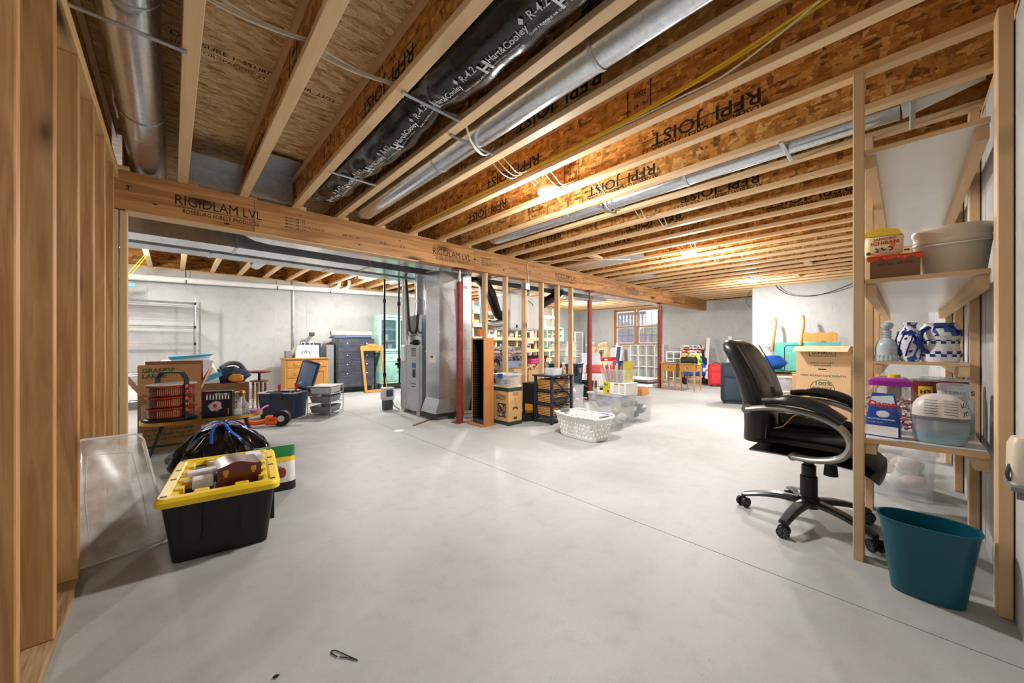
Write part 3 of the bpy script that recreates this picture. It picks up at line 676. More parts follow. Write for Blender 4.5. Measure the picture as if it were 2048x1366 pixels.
# black tote with yellow lid
tt = T('storage_tote', 'black plastic tote under a bright yellow lid with small boxes on it', 'tote', (.225, 2.66, 0), -7.5)
bb = MB(); bb.taper(.19,.315,.225,.35,.004,.305,.03,5); bb.build('body', BLK, tt, True)
for sx in (-1,1):
    for xx in (.11,):
        MB().prism([(sx*xx-.03,.10),(sx*xx+.03,.10),(sx*xx+.04,.30),(sx*xx-.04,.30)], -.352,-.325,'y').build('rib', BLK, tt)
for yy in (-.2,0,.2): MB().prism([(yy-.03,.08),(yy+.03,.08),(yy+.04,.3),(yy-.04,.3)], .19,.2255,'x').build('rib', BLK, tt)
L = MB(); n = 5
L.loft([L.rrect(0,0,.235,.362,.04,.288,n), L.rrect(0,0,.246,.373,.045,.292,n), L.rrect(0,0,.248,.375,.045,.318,n), L.rrect(0,0,.235,.362,.04,.333,n), L.rrect(0,0,.205,.332,.03,.335,n), L.rrect(0,0,.195,.322,.03,.326,n), L.rrect(0,0,.175,.30,.03,.324,n), L.rrect(0,0,.165,.29,.02,.300,n)])
yl = L.build('lid', YEL, tt, True, angle=30)
for sx in (-1,1):
    for yy in (-.2,-.07,.07,.2): MB().box(sx*.172-.02,sx*.172+.02,yy-.03,yy+.03,.30,.3335,b=.004).build('lid_rib', YEL, yl)
for sy in (-1,1):
    for xx in (-.08,.08): MB().box(xx-.03,xx+.03,sy*.298-.02,sy*.298+.02,.30,.3335,b=.004).build('lid_rib', YEL, yl)
hh = MB()
for sx in (-1,1):
    for yy in (-.325,-.05,.12,.325): hh.box(sx*.214-.012,sx*.214+.012,yy-.008,yy+.008,.334,.3362)
hh.build('lock_hole', BLK, yl)
def onlid(x, y): a = math.radians(-7.5); return (.225+x*math.cos(a)-y*math.sin(a), 2.66+x*math.sin(a)+y*math.cos(a), .3085)
# stained wooden box with arched front and brass clasps
wb = T('wooden_box', 'dark red stained wooden box with brass clasps on the yellow lid', 'box', onlid(.055,-.13), 2)
poly = [(-.095,0),(.095,0),(.095,.095)]+[(.095-.19*t/12, .095+.022*math.sin(PI*t/12)**2-.004*math.sin(2*PI*t/12)) for t in range(1,12)]+[(-.095,.095)]
MB().prism(poly,-.10,.10,'y').build('body', REDWOOD, wb, True, angle=25)
WRAP = P('white_tissue', (222,222,226), .7, bm=.4, bsc=20)
for sx in (-1,1): 
    q = MB().box(sx*.06-.012,sx*.06+.012,-.1025,-.1005,.058,.082).build('clasp', BRASS, wb); MB().box(sx*.06-.006,sx*.06+.006,-.104,-.1024,.046,.066).build('hasp', BRASS, q)
for i,(x,y,rz,sx,sy,h,lab,mat,z) in enumerate(((-.10,.0,14,.14,.055,.030,'long flat white carton beside the red wooden box',WHITE,.012),(-.085,-.17,4,.085,.07,.048,'small white carton in front on the yellow lid',WHITEM,0),(-.145,-.15,-6,.04,.06,.035,'small amber carton at the left of the yellow lid',P('amber_carton',(190,150,70),.4),0),(.13,.18,10,.08,.12,.05,'crumpled white packet behind the red wooden box',WRAP,0),(-.02,.16,30,.12,.09,.04,'white carton at the back of the yellow lid',WHITEM,0))):
    p = onlid(x,y); b = T('small_carton', lab, 'carton', (p[0],p[1],p[2]+z), rz-7, 'cartons on the yellow lid')
    MB().box(-sx/2,sx/2,-sy/2,sy/2,0,h,b=.002).build('body', mat, b); MB().box(-sx/2+.004,sx/2-.004,-sy/2+.004,sy/2-.004,h,h+.002).build('flap', mat, b)
    if i == 0: MB().box(-.07,.07,-.0275,.0275,-.012,0).build('tray', YEL, b)
# bag of potting mix behind the tote
sb = T('soil_bag', 'green white and yellow bag standing behind the black tote', 'bag', (.545,3.12,0), -8)
def bagp(w, d, h, k=1.0):
    m_ = MB(); lp=[]
    for j in range(9):
        t=j/8; ww=w*(1-.06*t); dd=d*math.sin(PI*(.18+.80*t))**.7 if t<.97 else .004
        dd=max(.004, d*(1-t**3)); lp.append(m_.rrect(0,0,ww/2,dd/2+.002,min(ww,dd)*.35+.001,h*t,4))
    return m_.loft(lp)
bagp(.26,.14,.31).build('sack', P('bag_white',(225,226,222),.4,bm=.2,bsc=18), sb, True)
for z0,z1,cl,nm in ((.235,.312,(30,120,60),'green_band'),(.205,.235,(236,190,30),'yellow_band'),(.0,.06,(20,26,24),'black_band')):
    m_=MB(); lp=[]
    for t in (z0/.31,(z0+z1)/.62,z1/.31):
        t=min(t,1.0); dd=max(.004,.14*(1-t**3)); ww=.26*(1-.06*t); lp.append(m_.rrect(0,0,ww/2+.0015,dd/2+.0035,min(ww,dd)*.35+.002,.31*t,4))
    m_.loft(lp,False,False).build(nm, P('bag_'+nm,cl,.4), sb, True)
pt=MB(); pt.blob((.04,-.071,.13),.03,.004,.04,10,6); pt.build('printed_plant', P('bag_print',(150,60,50),.5), sb)
pt=MB(); put_text(pt,'Potting Mix',.03,(-.1,-.0735,.165),(1,0,0),(0,0,1),bold=.02); pt.build('lettering', GREENINK, sb)
# knotted black rubbish bag
rbg = T('rubbish_bag', 'full black rubbish bag tied with blue straps behind the tote', 'rubbish bag', (.29,3.56,0), 10)
m_ = MB(); lp=[]
for j in range(17):
    t=j/16; z=.42*t; r=.30*math.sin(PI*(.16+.80*t))**.75 if t<.97 else .03; row=[]
    for i in range(110):
        a=2*PI*i/110; k=1+.09*math.sin(a*15+6*noise.noise(Vector((math.cos(a)*2,math.sin(a)*2,t*3))))*(.25+t)+.12*noise.noise(Vector((math.cos(a)*4,math.sin(a)*4,t*6)))
        row.append((r*k*math.cos(a),r*k*1.0*math.sin(a),z+.012*math.sin(a*7)))
    lp.append(row)
m_.loft(lp).build('sack', BLKG, rbg, True, angle=80)
m_=MB(); 
for k in range(7):
    a=k*.9; m_.tube(catmull([(0,0,.40),(.05*math.cos(a),.05*math.sin(a),.455),(.13*math.cos(a+.3),.13*math.sin(a+.3),.42+.02*math.sin(k)),(.2*math.cos(a+.5),.2*math.sin(a+.5),.34)],5), .011, 6, flat=.25)
m_.build('tie_strap', P('blue_strap',(30,96,196),.4), rbg, True)
MB().blob((-.03,-.02,.445),.02,.015,.012,8,5).build('red_tag', RED, rbg, True)
# low black table with brass edge
tb2 = T('coffee_table', 'low black oval table with a brass edge on splayed black legs', 'table', (.245,4.70,0), -3)
m_=MB(); m_.loft([m_.rrect(0,0,.455,.23,.2,.332,8),m_.rrect(0,0,.455,.23,.2,.352,8)]); m_.build('table_top', P('black_laminate',(34,34,36),.15,var=.2), tb2, True)
m_=MB(); m_.ring(m_.rrect(0,0,.463,.238,.208,0,8) and [(p[0],p[1]) for p in m_.rrect(0,0,.463,.238,.208,0,8)], [(p[0],p[1]) for p in m_.rrect(0,0,.454,.229,.199,0,8)], .326,.356,'z'); m_.build('brass_edge', BRASS, tb2, True)
for sx in (-1,1):
    for sy in (-1,1): MB().cyl((sx*.40,sy*.19,0),(sx*.30,sy*.13,.332),.009,.016,10).build('leg', BLK, tb2, True)
# three tier amber carrier
ca = T('tiered_carrier', 'three tier amber carrier with a black arched handle on the low table', 'carrier', (.0,4.68,.3525), 38)
AMB = CLEAR('amber_plastic',(150,52,16),.6,.08,.2); AMBS = P('amber_rim',(156,50,16),.15); SYC=.74
MB().lathe([(.0005,0),(.205,0),(.21,.008),(.21,.024),(.2,.028),(.0005,.028)],40,sy=SYC).build('base', BLK, ca, True)
for k in range(3):
    z=.03+k*.1
    tr_=MB().lathe([(.172,0),(.178,.004),(.182,.075),(.178,.075),(.174,.006),(.0005,.005)],40,(0,0,z),sy=SYC,cap0=False,cap1=False).build('tray', AMB, ca, True)
    MB().lathe([(.178,0),(.2,.004),(.2,.013),(.178,.016)],40,(0,0,z+.076),sy=SYC).build('rim', AMBS, tr_, True)
    g_=MB()
    for i in range(20):
        a=-PI*.86+PI*.5*i/19; g_.box(.1835*math.cos(a)-.0009,.1835*math.cos(a)+.0009,.1835*SYC*math.sin(a)-.0015,.1835*SYC*math.sin(a)+.0015,z+.014,z+.066)
    g_.build('fluting', P('pale_fluting',(196,160,146),.3), tr_)
    MB().lathe([(.16,.012),(.158,.026),(.0005,.024)],30,(0,0,z),sy=SYC).build('liner', WHITE, tr_, True)
MB().lathe([(.2,0),(.2,.008),(.15,.016),(.0005,.02)],40,(0,0,.325),sy=SYC).build('lid', CLEAR('lid_pale',(214,200,206),.8,.12), ca, True)
m_=MB()
for s_ in (-1,1): m_.box(-.02,.02,s_*.160-.006,s_*.160+.006,.02,.385)
m_.prism([(-.166,.38),(-.154,.38),(-.108,.430),(.108,.430),(.154,.38),(.166,.38),(.114,.445),(-.114,.445)],-.02,.02,'x')
m_.build('handle', BLK, ca)
m_=MB()
for k in range(5): put_text(m_,'#X&H%'[k],.046,(-.016,-.1668,.30-.055*k),(1,0,0),(0,0,1),bold=.02)
m_.build('orange_characters', ORANGE, ca)
# black marker set box
mk = T('marker_box', 'black box printed with coloured markers and a pale emblem on the low table', 'box', (.335,4.60,.3525), -18)
MB().box(-.12,.12,-.05,.05,0,.245,b=.002).build('body', P('black_card',(26,24,30),.35), mk)
for k,cl in enumerate(((220,90,40),(180,60,160),(110,60,180),(240,200,60),(210,210,60),(80,170,190),(230,230,230),(70,160,90))):
    q=MB().box(-.085+k*.024,-.068+k*.024,-.0515,-.0505,.205,.225).build('marker_cap', P('cap_%d'%k,cl,.5), mk)
    MB().box(-.082+k*.024,-.072+k*.024,-.0512,-.0503,.165,.205).build('marker_barrel', WHITE, q)
m_=MB(); m_.blob((-.015,-.0505,.10),.05,.002,.045,18,8,.5,4,3); m_.build('pale_emblem', P('pale_print',(196,180,196),.6,var=.4,scale=40), mk)
m_=MB(); m_.blob((-.015,-.0520,.105),.017,.002,.02,12,6,.3,4,1); m_.build('red_emblem', P('red_print',(180,60,60),.6), mk)
MB().box(.085,.095,-.052,-.0505,.02,.075).build('gold_foil', BRASS, mk)
# glassware and small things on the table
def decanter(lab, x, y, s, stopper=True):
    t=T('glass_decanter',lab,'decanter',(x,y,.3525),group='glass decanters on the low table')
    MB().lathe([(.0005,0),(.05*s,0),(.058*s,.02*s),(.055*s,.07*s),(.025*s,.10*s),(.018*s,.14*s),(.026*s,.15*s)],18,cap1=False).build('body',GLS,t,True)
    if stopper: MB().lathe([(.012*s,.14*s),(.02*s,.155*s),(.027*s,.175*s),(.018*s,.195*s),(.0005,.2*s)],14).build('stopper',BRASS if s>1 else GLS,t,True)
decanter('cut glass decanter with a brass stopper on the low table',.53,4.66,1.15); decanter('shorter clear glass decanter near the table end',.60,4.63,.9,False)
t=T('pink_dish','translucent pink dish at the right end of the low table','dish',(.63,4.56,.3525)); MB().lathe([(.0005,0),(.04,0),(.055,.02),(.06,.03),(.05,.024),(.0005,.006)],20).build('bowl',CLEAR('pink_plastic',(240,120,190),.6,.15),t,True); MB().tube([(.05,0,.03),(.09,.02,.05),(.12,.03,.055)],.008,6).build('handle',P('pink_handle',(240,130,190),.4),t,True)
t=T('glass_dish','low cut glass dish beside the black marker box','dish',(.475,4.56,.3525)); MB().lathe([(.0005,0),(.04,0),(.045,.03),(.04,.03),(.036,.006),(.0005,.005)],16).build('bowl',GLS,t,True); MB().lathe([(.044,.03),(.04,.05),(.0005,.055)],16).build('lid',GLS,t,True)
t=T('cream_carton','cream cardboard carton at the left end of the low table','carton',(-.13,4.83,.3525),-10); MB().box(-.07,.07,-.06,.06,0,.13,b=.002).build('body',P('cream_card',(222,206,180),.7),t); MB().box(-.07,.07,-.065,-.06,.085,.12,b=.001).build('flap',P('cream_card2',(228,214,190),.7),t)
t=T('gift_bag','white paper bag with a gold print behind the marker box','bag',(.47,4.74,.3525),-12)
m_=MB(); m_.loft([m_.rrect(0,0,.06,.035,.004,0,2),m_.rrect(0,0,.068,.035,.004,.21,2)],cap1=False); m_.build('bag',P('bag_paper',(226,222,214),.6,bm=.2),t); m_=MB(); put_text(m_,'G',.09,(-.03,-.0365,.05),(1,0,0),(0,0,1),bold=.03); m_.build('gold_print',BRASS,t)
# big open moving carton behind the table
bx = T('moving_carton','large open brown moving carton with green lettering behind the low table','carton',(-.01,5.28,0),0)
m_=MB(); m_.ring([(-.235,-.235),(.235,-.235),(.235,.235),(-.235,.235)],[(-.23,-.23),(.23,-.23),(.23,.23),(-.23,.23)],.004,.58,'z'); m_.box(-.235,.235,-.235,.235,0,.005); m_.build('body',CARD,bx)
MB().box(-.235,.235,-.235,-.230,.581,.85).build('flap',CARD,bx)
MB().box(-.20,.27,.225,.230,.581,.87).build('flap',CARDD,bx)
MB().box(-.0025,.0025,-.22,.22,0,.235,mt=RY(-32,(-.235,0,.58))).build('flap',CARDD,bx)
MB().box(-.0025,.0025,-.22,.22,0,.235,mt=RY(24,(.235,0,.58))).build('flap',CARDL,bx)
m_=MB(); put_text(m_,'GRANDE',.058,(-.205,-.2365,.775),(1,0,0),(0,0,1),bold=.03); put_text(m_,'LARGE',.058,(-.205,-.2365,.72),(1,0,0),(0,0,1),bold=.03)
for k,s in enumerate(('BUY A BUNDLE - SAVE EVEN MORE!','Get Our Bundle Prices and','We\'ll Give You Up To 10% in FREE Boxes!')): put_text(m_,s,.034,(-.19,-.2365,.19-.042*k),(1,0,0),(0,0,1),bold=.02,shear=.2,width=.36)
m_.build('green_lettering',GREENINK,bx)
for a_ in ((-.18,.18,-.2366,-.2358,.245,.25),(-.21,.21,-.2366,-.2358,.03,.05)): MB().box(*a_).build('green_line',GREENINK,bx)
t=T('white_jug','white plastic jug standing in the open moving carton','jug',(.12,5.25,.0075)); MB().lathe([(.0005,0),(.09,0),(.09,.58),(.06,.66),(.03,.70),(.0005,.71)],18).build('body',WHITE,t,True); MB().lathe([(.033,.70),(.033,.735),(.0005,.74)],12).build('cap',RED,t,True)
# insulated bag, jacket heap, second carton
t=T('carton','closed brown carton standing behind the large moving carton','carton',(.42,6.55,0),8); MB().box(-.36,.36,-.22,.22,0,.52,b=.003).build('body',CARDD,t); MB().box(-.36,.36,-.002,.002,.52,.523).build('tape',CARDL,t)
t=T('insulated_bag','white and light blue soft bag slumped on a carton','bag',(.22,6.46,.5255),12)
m_=MB(); m_.loft([m_.rrect(0,0,.26,.10,.04,0,4),m_.rrect(-.02,0,.25,.11,.05,.16,4),m_.rrect(-.04,.02,.22,.06,.03,.30,4),m_.rrect(-.02,.03,.2,.02,.01,.36,4)]); m_.build('body',P('bag_white2',(232,234,236),.5,bm=.3,bsc=6),t,True)
LB=P('light_blue_fabric',(70,170,206),.6)
m_=MB(); m_.prism([(-.24,.33),(.16,.37),(.20,.40),(-.25,.37)],-.02,.06,'y'); m_.prism([(.02,.0),(.27,.10),(.25,.16),(.02,.07)],-.125,-.10,'y'); m_.build('blue_trim',LB,t)
MB().box(-.02,.10,-.112,-.106,.17,.34,mt=RY(12)).build('pocket',WHITE,t)
t=T('jacket_heap','dark navy clothes heaped on the brown carton','clothes',(.60,6.60,.5255)); MB().blob((0,0,.08),.22,.17,.13,26,14,.35,3,5,zmin=0).build('jacket',P('navy_cloth',(44,56,76),.9,bm=.4,bsc=12),t,True,angle=80); MB().tube(catmull([(-.1,-.1,.2),(0,-.02,.26),(.12,.02,.24),(.19,-.05,.12)],5),.03,8).build('sleeve',P('grey_cloth',(92,98,106),.9),t,True)
t=T('orange_pouch','small mustard pouch lying on the navy clothes','pouch',(.66,6.41,.5255)); MB().blob((0,0,.055),.085,.03,.055,14,8,.2,3,2,pw=.7,zmin=0).build('pouch',P('mustard_cloth',(214,150,50),.6),t,True)
# piano stool
ps = T('piano_stool','round wooden stool with spool turned legs near the back wall','stool',(1.03,7.1,0),20)
MB().lathe([(.0005,.60),(.15,.60),(.168,.61),(.168,.625),(.155,.635),(.0005,.637)],28).build('seat',BROWNW,ps,True); MB().cyl((0,0,.48),(0,0,.60),.018,n=10).build('screw',BLKM,ps,True)
MB().lathe([(.0005,.455),(.12,.455),(.13,.465),(.13,.48),(.0005,.485)],24).build('hub',BROWNW,ps,True)
for k in range(4):
    a=PI/4+k*PI/2; x,y=.085*math.cos(a),.085*math.sin(a); q=MB(); pr=[]
    for i in range(22): pr.append((.022 if i%2 else .014,.07+i*.0178))
    q.lathe([(.012,.0),(.016,.05)]+pr,12,(x,y,0)); q.build('leg',BROWNW,ps,True)
# navy cooler with open lid
co = T('cooler','navy blue cooler with its lid propped open','cooler',(1.19,6.16,0),-43)
m_=MB(); m_.tub(.24,.16,.262,.18,.004,.36,.03,.02,5); m_.build('body',NAVY,co,True)
m_=MB(); m_.ring([(p[0],p[1]) for p in m_.rrect(0,0,.27,.188,.035,0,5)],[(p[0],p[1]) for p in m_.rrect(0,0,.24,.158,.02,0,5)],.358,.372,'z'); m_.build('rim',LGREY,co,True)
m_=MB(); m_.rbox(-.135,.135,0,.055,0,.45,.02,2); lid=m_.build('lid',NAVY,co,True); lid.matrix_local=Matrix.Translation((.2,.12,.374))@Matrix.Rotation(math.radians(14),4,'Y')@Matrix.Rotation(math.radians(-6),4,'X')
q=MB().rbox(-.105,.105,-.006,.01,.04,.41,.006,2).build('inner_panel',P('slate_panel',(104,128,158),.4),lid,True)
m_=MB(); m_.tube([(-.05,-.20,.28),(-.05,-.215,.37),(.11,-.215,.37),(.11,-.20,.28)],.008,6); m_.build('handle',BLK,co,True); m_=MB(); m_.box(-.15,.02,-.16,-.10,.365,.385); m_.build('tray_grille',DGREY,co)
MB().cyl((.10,-.02,.36),(.20,.10,.50),.005,n=6).build('prop_rod',WHITE,co)
for i,(x,y,z,lab) in enumerate(((1.12,6.08,.30,'red handled tool standing upright in the cooler'),(1.28,6.05,.30,'red handled tool leaning in the cooler'))):
    t=T('hand_tool',lab,'tool',(x,y,z)); dx=.0 if i==0 else .07
    MB().cyl((0,0,-.2),(dx*.5,0,.08),.008,n=8).build('shank',CHROME,t,True); MB().cyl((dx*.5,0,.08),(dx,0,.18),.014,.018,10).build('grip',RED,t,True)
# orange trimmer
tm = T('hedge_trimmer','orange and black powered trimmer lying on the floor','trimmer',(.93,5.56,0),-28)
MB().rbox(-.06,.10,-.05,.05,.02,.14,.03,3).build('motor_housing',ORANGE,tm,True); MB().tube(catmull([(-.05,0,.07),(-.16,0,.05),(-.28,0,.06),(-.34,0,.045)],5),[.03]*16,8).build('rear_handle',ORANGE,tm,True)
MB().cyl((.13,-.045,.10),(.13,.045,.10),.098,n=26).build('guard_wheel',BLK,tm,True); MB().cyl((.13,-.05,.10),(.13,.05,.10),.04,n=18).build('hub',LGREY,tm,True)
m_=MB(); m_.box(-.45,-.02,-.09,-.06,.01,.02); 
for k in range(9): m_.box(-.44+k*.045,-.425+k*.045,-.105,-.045,.01,.018)
m_.build('blade',GALD,tm)
m_=MB()
for k in range(5): m_.box(.0+k*.014,.006+k*.014,-.0515,-.0495,.08,.10)
m_.build('vent',BLK,tm)
# grey drawer cart
dc = T('drawer_cart','grey metal framed cart with three pull out bins','cart',(1.72,6.02,0),-43)
for sx in (-1,1):
    for sy in (-1,1): MB().cyl((sx*.17,sy*.2,0),(sx*.17,sy*.2,.43),.006,n=8).build('post',CHROME,dc)
for z in (.03,.18,.32):
    m_=MB(); m_.tube([(-.17,-.2,z),(.17,-.2,z),(.17,.2,z),(-.17,.2,z)],.005,6,closed=True); m_.build('shelf_rail',CHROME,dc)
    m_=MB(); m_.tub(.13,.17,.155,.185,z+.006,z+.10,.02,.004,3); m_.build('bin',GREY if z<.3 else LGREY,dc,True)
m_=MB(); m_.box(-.18,.18,-.21,.21,.43,.436); m_.build('top_tray',LGREY,dc)
# ================================================================ BACK WALL AND FURNACE GROUP
def carton(label, loc, rz, w, d, h, mat=CARD, name='carton', lab=None, group=None, tape=True, open_=False):
    t = T(name, label, 'carton', loc, rz, group)
    if open_:
        m_=MB(); m_.ring([(-w/2,-d/2),(w/2,-d/2),(w/2,d/2),(-w/2,d/2)],[(-w/2+.005,-d/2+.005),(w/2-.005,-d/2+.005),(w/2-.005,d/2-.005),(-w/2+.005,d/2-.005)],.003,h,'z'); m_.box(-w/2,w/2,-d/2,d/2,0,.004); m_.build('body',mat,t)
    else:
        MB().box(-w/2,w/2,-d/2,d/2,0,h,b=.002).build('body',mat,t)
        if tape: MB().box(-.025,.025,-d/2-.0008,d/2+.0008,h*.75,h+.0008).build('tape',CARDL,t)
    return t
def clearbin(label, loc, rz, w, d, h, lidm=None, fill=None, mat=None, name='clear_bin', latch=None, group=None, n=7, seed=1):
    t = T(name, label, 'bin', loc, rz, group); mat = mat or CLR
    m_=MB(); m_.tub(w/2*.9,d/2*.9,w/2,d/2,.003,h,.03,.003,4,rim=.012); m_.build('body',mat,t,True)
    if lidm:
        m_=MB(); m_.loft([m_.rrect(0,0,w/2+.014,d/2+.014,.03,h+.009,4),m_.rrect(0,0,w/2+.014,d/2+.014,.03,h+.022,4),m_.rrect(0,0,w/2-.03,d/2-.03,.03,h+.028,4)]); m_.build('lid',lidm,t,True)
    if latch:
        for s in (-1,1): MB().box(s*(w/2+.014)-.006,s*(w/2+.014)+.006,-.05,.05,h-.03,h+.03,b=.004).build('latch',latch,t)
    if fill:
        r=random.Random(seed)
        for k in range(n):
            cw=w*.25; fx=(r.random()-.5)*(w*.82-cw*1.6); fy=(r.random()-.5)*(d*.82-cw*1.2); fz=.02+cw*.5+r.random()*(h-.03-cw*1.1)
            MB().blob((fx,fy,fz),cw*.75,min(cw*.6,d*.2),cw*.5,12,8,.35,2.5,seed+k,pw=.8).build('content',fill[k%len(fill)],t,True,angle=80)
    return t
# washstand
ws = T('washstand','golden oak washstand with drawers and a panelled door at the back wall','cabinet',(2.0,8.2,0),0)
MB().box(-.385,.385,0,.42,.16,.76).build('carcass',GOLDOAK,ws); m_=MB(); m_.rbox(-.41,.41,-.03,.43,.76,.785,.008,2); m_.build('top',OAKX,ws)
for sx in (-1,1):
    for y in (.02,.40):
        l_=MB().prism([(sx*.37-.022,.16),(sx*.37+.022,.16),(sx*.37+.014,.03),(sx*.37-.014,.03)],y-.02,y+.02,'y').build('leg',GOLDOAK,ws); MB().cyl((sx*.37,y-.01,.016),(sx*.37,y+.01,.016),.016,n=12).build('caster',BROWNW,l_,True)
for (x0,x1,z0,z1) in ((-.36,.36,.60,.735),(-.36,-.02,.40,.575),(-.36,-.02,.20,.375)):
    dr=MB().box(x0,x1,-.012,0,z0,z1,b=.004).build('drawer',OAK,ws); 
    for xx in ((-.2,.2) if x1>0 else (-.19,)): MB().tube([(xx-.05,-.016,(z0+z1)/2+.012),(xx-.03,-.03,(z0+z1)/2-.012),(xx+.03,-.03,(z0+z1)/2-.012),(xx+.05,-.016,(z0+z1)/2+.012)],.005,6).build('bail_pull',BRASS,dr,True)
do=MB().ring([(.02,.2),(.36,.2),(.36,.575),(.02,.575)],[(.08,.26),(.30,.26),(.30,.515),(.08,.515)],-.014,0,'y').build('door',OAK,ws); MB().box(.08,.30,-.005,0,.26,.515).build('door_panel',OAK,do); MB().blob((.04,-.025,.4),.012,.012,.012).build('knob',BRASS,do,True)
t=T('canvas_bag','white canvas bag reading chic on the oak washstand','bag',(2.03,8.36,.7858),0)
m_=MB(); m_.loft([m_.rrect(0,0,.22,.06,.03,0,4),m_.rrect(0,0,.21,.05,.03,.14,4),m_.rrect(.01,.01,.18,.025,.02,.255,4)]); m_.build('bag',P('canvas',(232,228,222),.9,bm=.4,bsc=9),t,True); m_=MB(); put_text(m_,'chic',.12,(-.13,-.058,.09),(1,0,0),(0,.07,1),shear=.35); m_.build('lettering',INK,t)
for s in (-.08,.08): MB().tube(catmull([(s-.03,0,.25),(s-.03,-.03,.31),(s+.03,-.03,.31),(s+.03,0,.25)],4),.008,6).build('strap',WHITE,t,True)
t=T('picture_frame','navy framed picture leaning behind the canvas bag','picture',(2.12,8.47,.7858),6)
m_=MB(); m_.ring([(-.2,0),(.2,0),(.2,.3),(-.2,.3)],[(-.17,.03),(.17,.03),(.17,.27),(-.17,.27)],-.01,.012,'y'); m_.build('frame',NAVY,t); MB().box(-.17,.17,-.002,.006,.03,.27).build('picture',P('pale_print2',(200,210,220),.5),t)
t=T('tripod','folded grey tripod leaning on the oak washstand','tripod',(1.80,8.50,.7858))
for k in range(3): MB().cyl((.0+.02*k,0,.01),(.36+.012*k,.06,.50-.02*k),.011,.014,8).build('leg',GREY,t,True)
MB().rbox(.32,.42,.03,.09,.45,.53,.015,2).build('head',DGREY,t,True)
MB()
t=carton('small grey carton at the left on the oak washstand',(1.70,8.42,.7858),5,.10,.12,.14,GREY,tape=False)
# film wrapped dresser
FILM=P('dark_film',(70,72,84),.22,var=.35,scale=7,bm=.6,bsc=9,spec=.8); dr_=T('wrapped_dresser','tall dresser wrapped in dark shiny film at the back wall','dresser',(3.0,8.28,0),0)
m_=MB(); lp=[]
for j in range(26):
    z=.13+1.06*j/25; lp.append([(p[0]+.004*noise.noise(Vector((p[0]*4,p[1]*4,z*22))),p[1]+.010*noise.noise(Vector((p[0]*3,p[1]*3,z*26))),z) for p in m_.rrect(0,.22,.40,.215,.03,z,6)])
m_.loft(lp); m_.build('wrapped_body',FILM,dr_,True,angle=80)
m_=MB()
for k in range(16): m_.box(-.39,.39,.0015,.004,.18+k*.062+.01*math.sin(k*2.3),.183+k*.062+.01*math.sin(k*2.3),mt=RY(1.2*math.sin(k*1.7)))
m_.build('film_band',P('film_edge',(120,124,140),.2),dr_)
for sx in (-1,1):
    for y in (.03,.40): MB().tube(catmull([(sx*.36,y,.14),(sx*.365,y-.01,.08),(sx*.35,y-.02,.03),(sx*.365,y-.03,0.012)],3),[.035,.034,.03,.026,.022,.02,.018,.017,.016,.016][:10],8).build('leg',P('wrapped_leg',(100,104,116),.4),dr_,True)
for x in (-.2,.22):
    for z in (.42,.62,.82,1.08): MB().blob((x,-.006,z),.016,.012,.016).build('knob',WHITE,dr_,True)
t=T('carpet_roll','rolled beige carpet lying on top of the wrapped dresser','roll',(2.98,8.44,1.2455),0)
m_=MB(); m_.cyl((-.47,0,.055),(.40,.0,.055),.052,n=20); m_.build('roll',P('beige_carpet',(222,202,180),.95,bm=.3,bsc=80),t,True); MB().tube([(-.472,.045*math.cos(a)*(1-a/26),.055+.045*math.sin(a)*(1-a/26)) for a in [k*.5 for k in range(36)]],.004,5).build('spiral_end',CARDD,t,True)
t=T('folded_blanket','folded navy blanket under the carpet roll on the wrapped dresser','blanket',(2.96,8.47,1.193),0); MB().rbox(-.44,.40,-.16,.16,0,.026,.012,2).build('lower_fold',NAVY,t,True); MB().rbox(-.42,.38,-.15,.15,.026,.05,.012,2).build('upper_fold',P('slate_blue',(96,120,150),.8),t,True)
t=carton('tall grey carton between the washstand and the wrapped dresser',(2.5,8.60,0),0,.15,.3,1.05,P('grey_card',(140,146,148),.7),tape=False)
# carved mirror frame
mf=T('mirror_frame','golden carved wooden mirror frame leaning on the wrapped dresser','frame',(3.32,7.99,.005),6)
fm=Matrix.Rotation(math.radians(-12),4,'X')
W=.26
for sx in (-1,1): MB().box(sx*.235-.027,sx*.235+.027,-.015,.015,.055,.96,mt=fm,b=.004).build('stile',GOLDOAK,mf)
MB().box(-.262,.262,-.015,.015,0,.055,mt=fm,b=.004).build('bottom_rail',GOLDOAK,mf)
cp=[(-.262,.93),(.262,.93),(.262,1.03),(.21,1.05),(.17,1.04),(.13,1.06),(.07,1.09),(-.07,1.09),(-.13,1.06),(-.17,1.04),(-.21,1.05),(-.262,1.03)]
MB().prism([(p[0],p[1]-.0) for p in cp],-.017,-.016+.033,'y',mt=fm).build('carved_crest',GOLDOAK,mf)
m_=MB()
for k in range(7): m_.blob((-.09+.03*k,-.02,1.03+.012*math.sin(k*1.1)),.018,.008,.014,8,6,mt=fm)
m_.build('carving',OAK,mf,True)
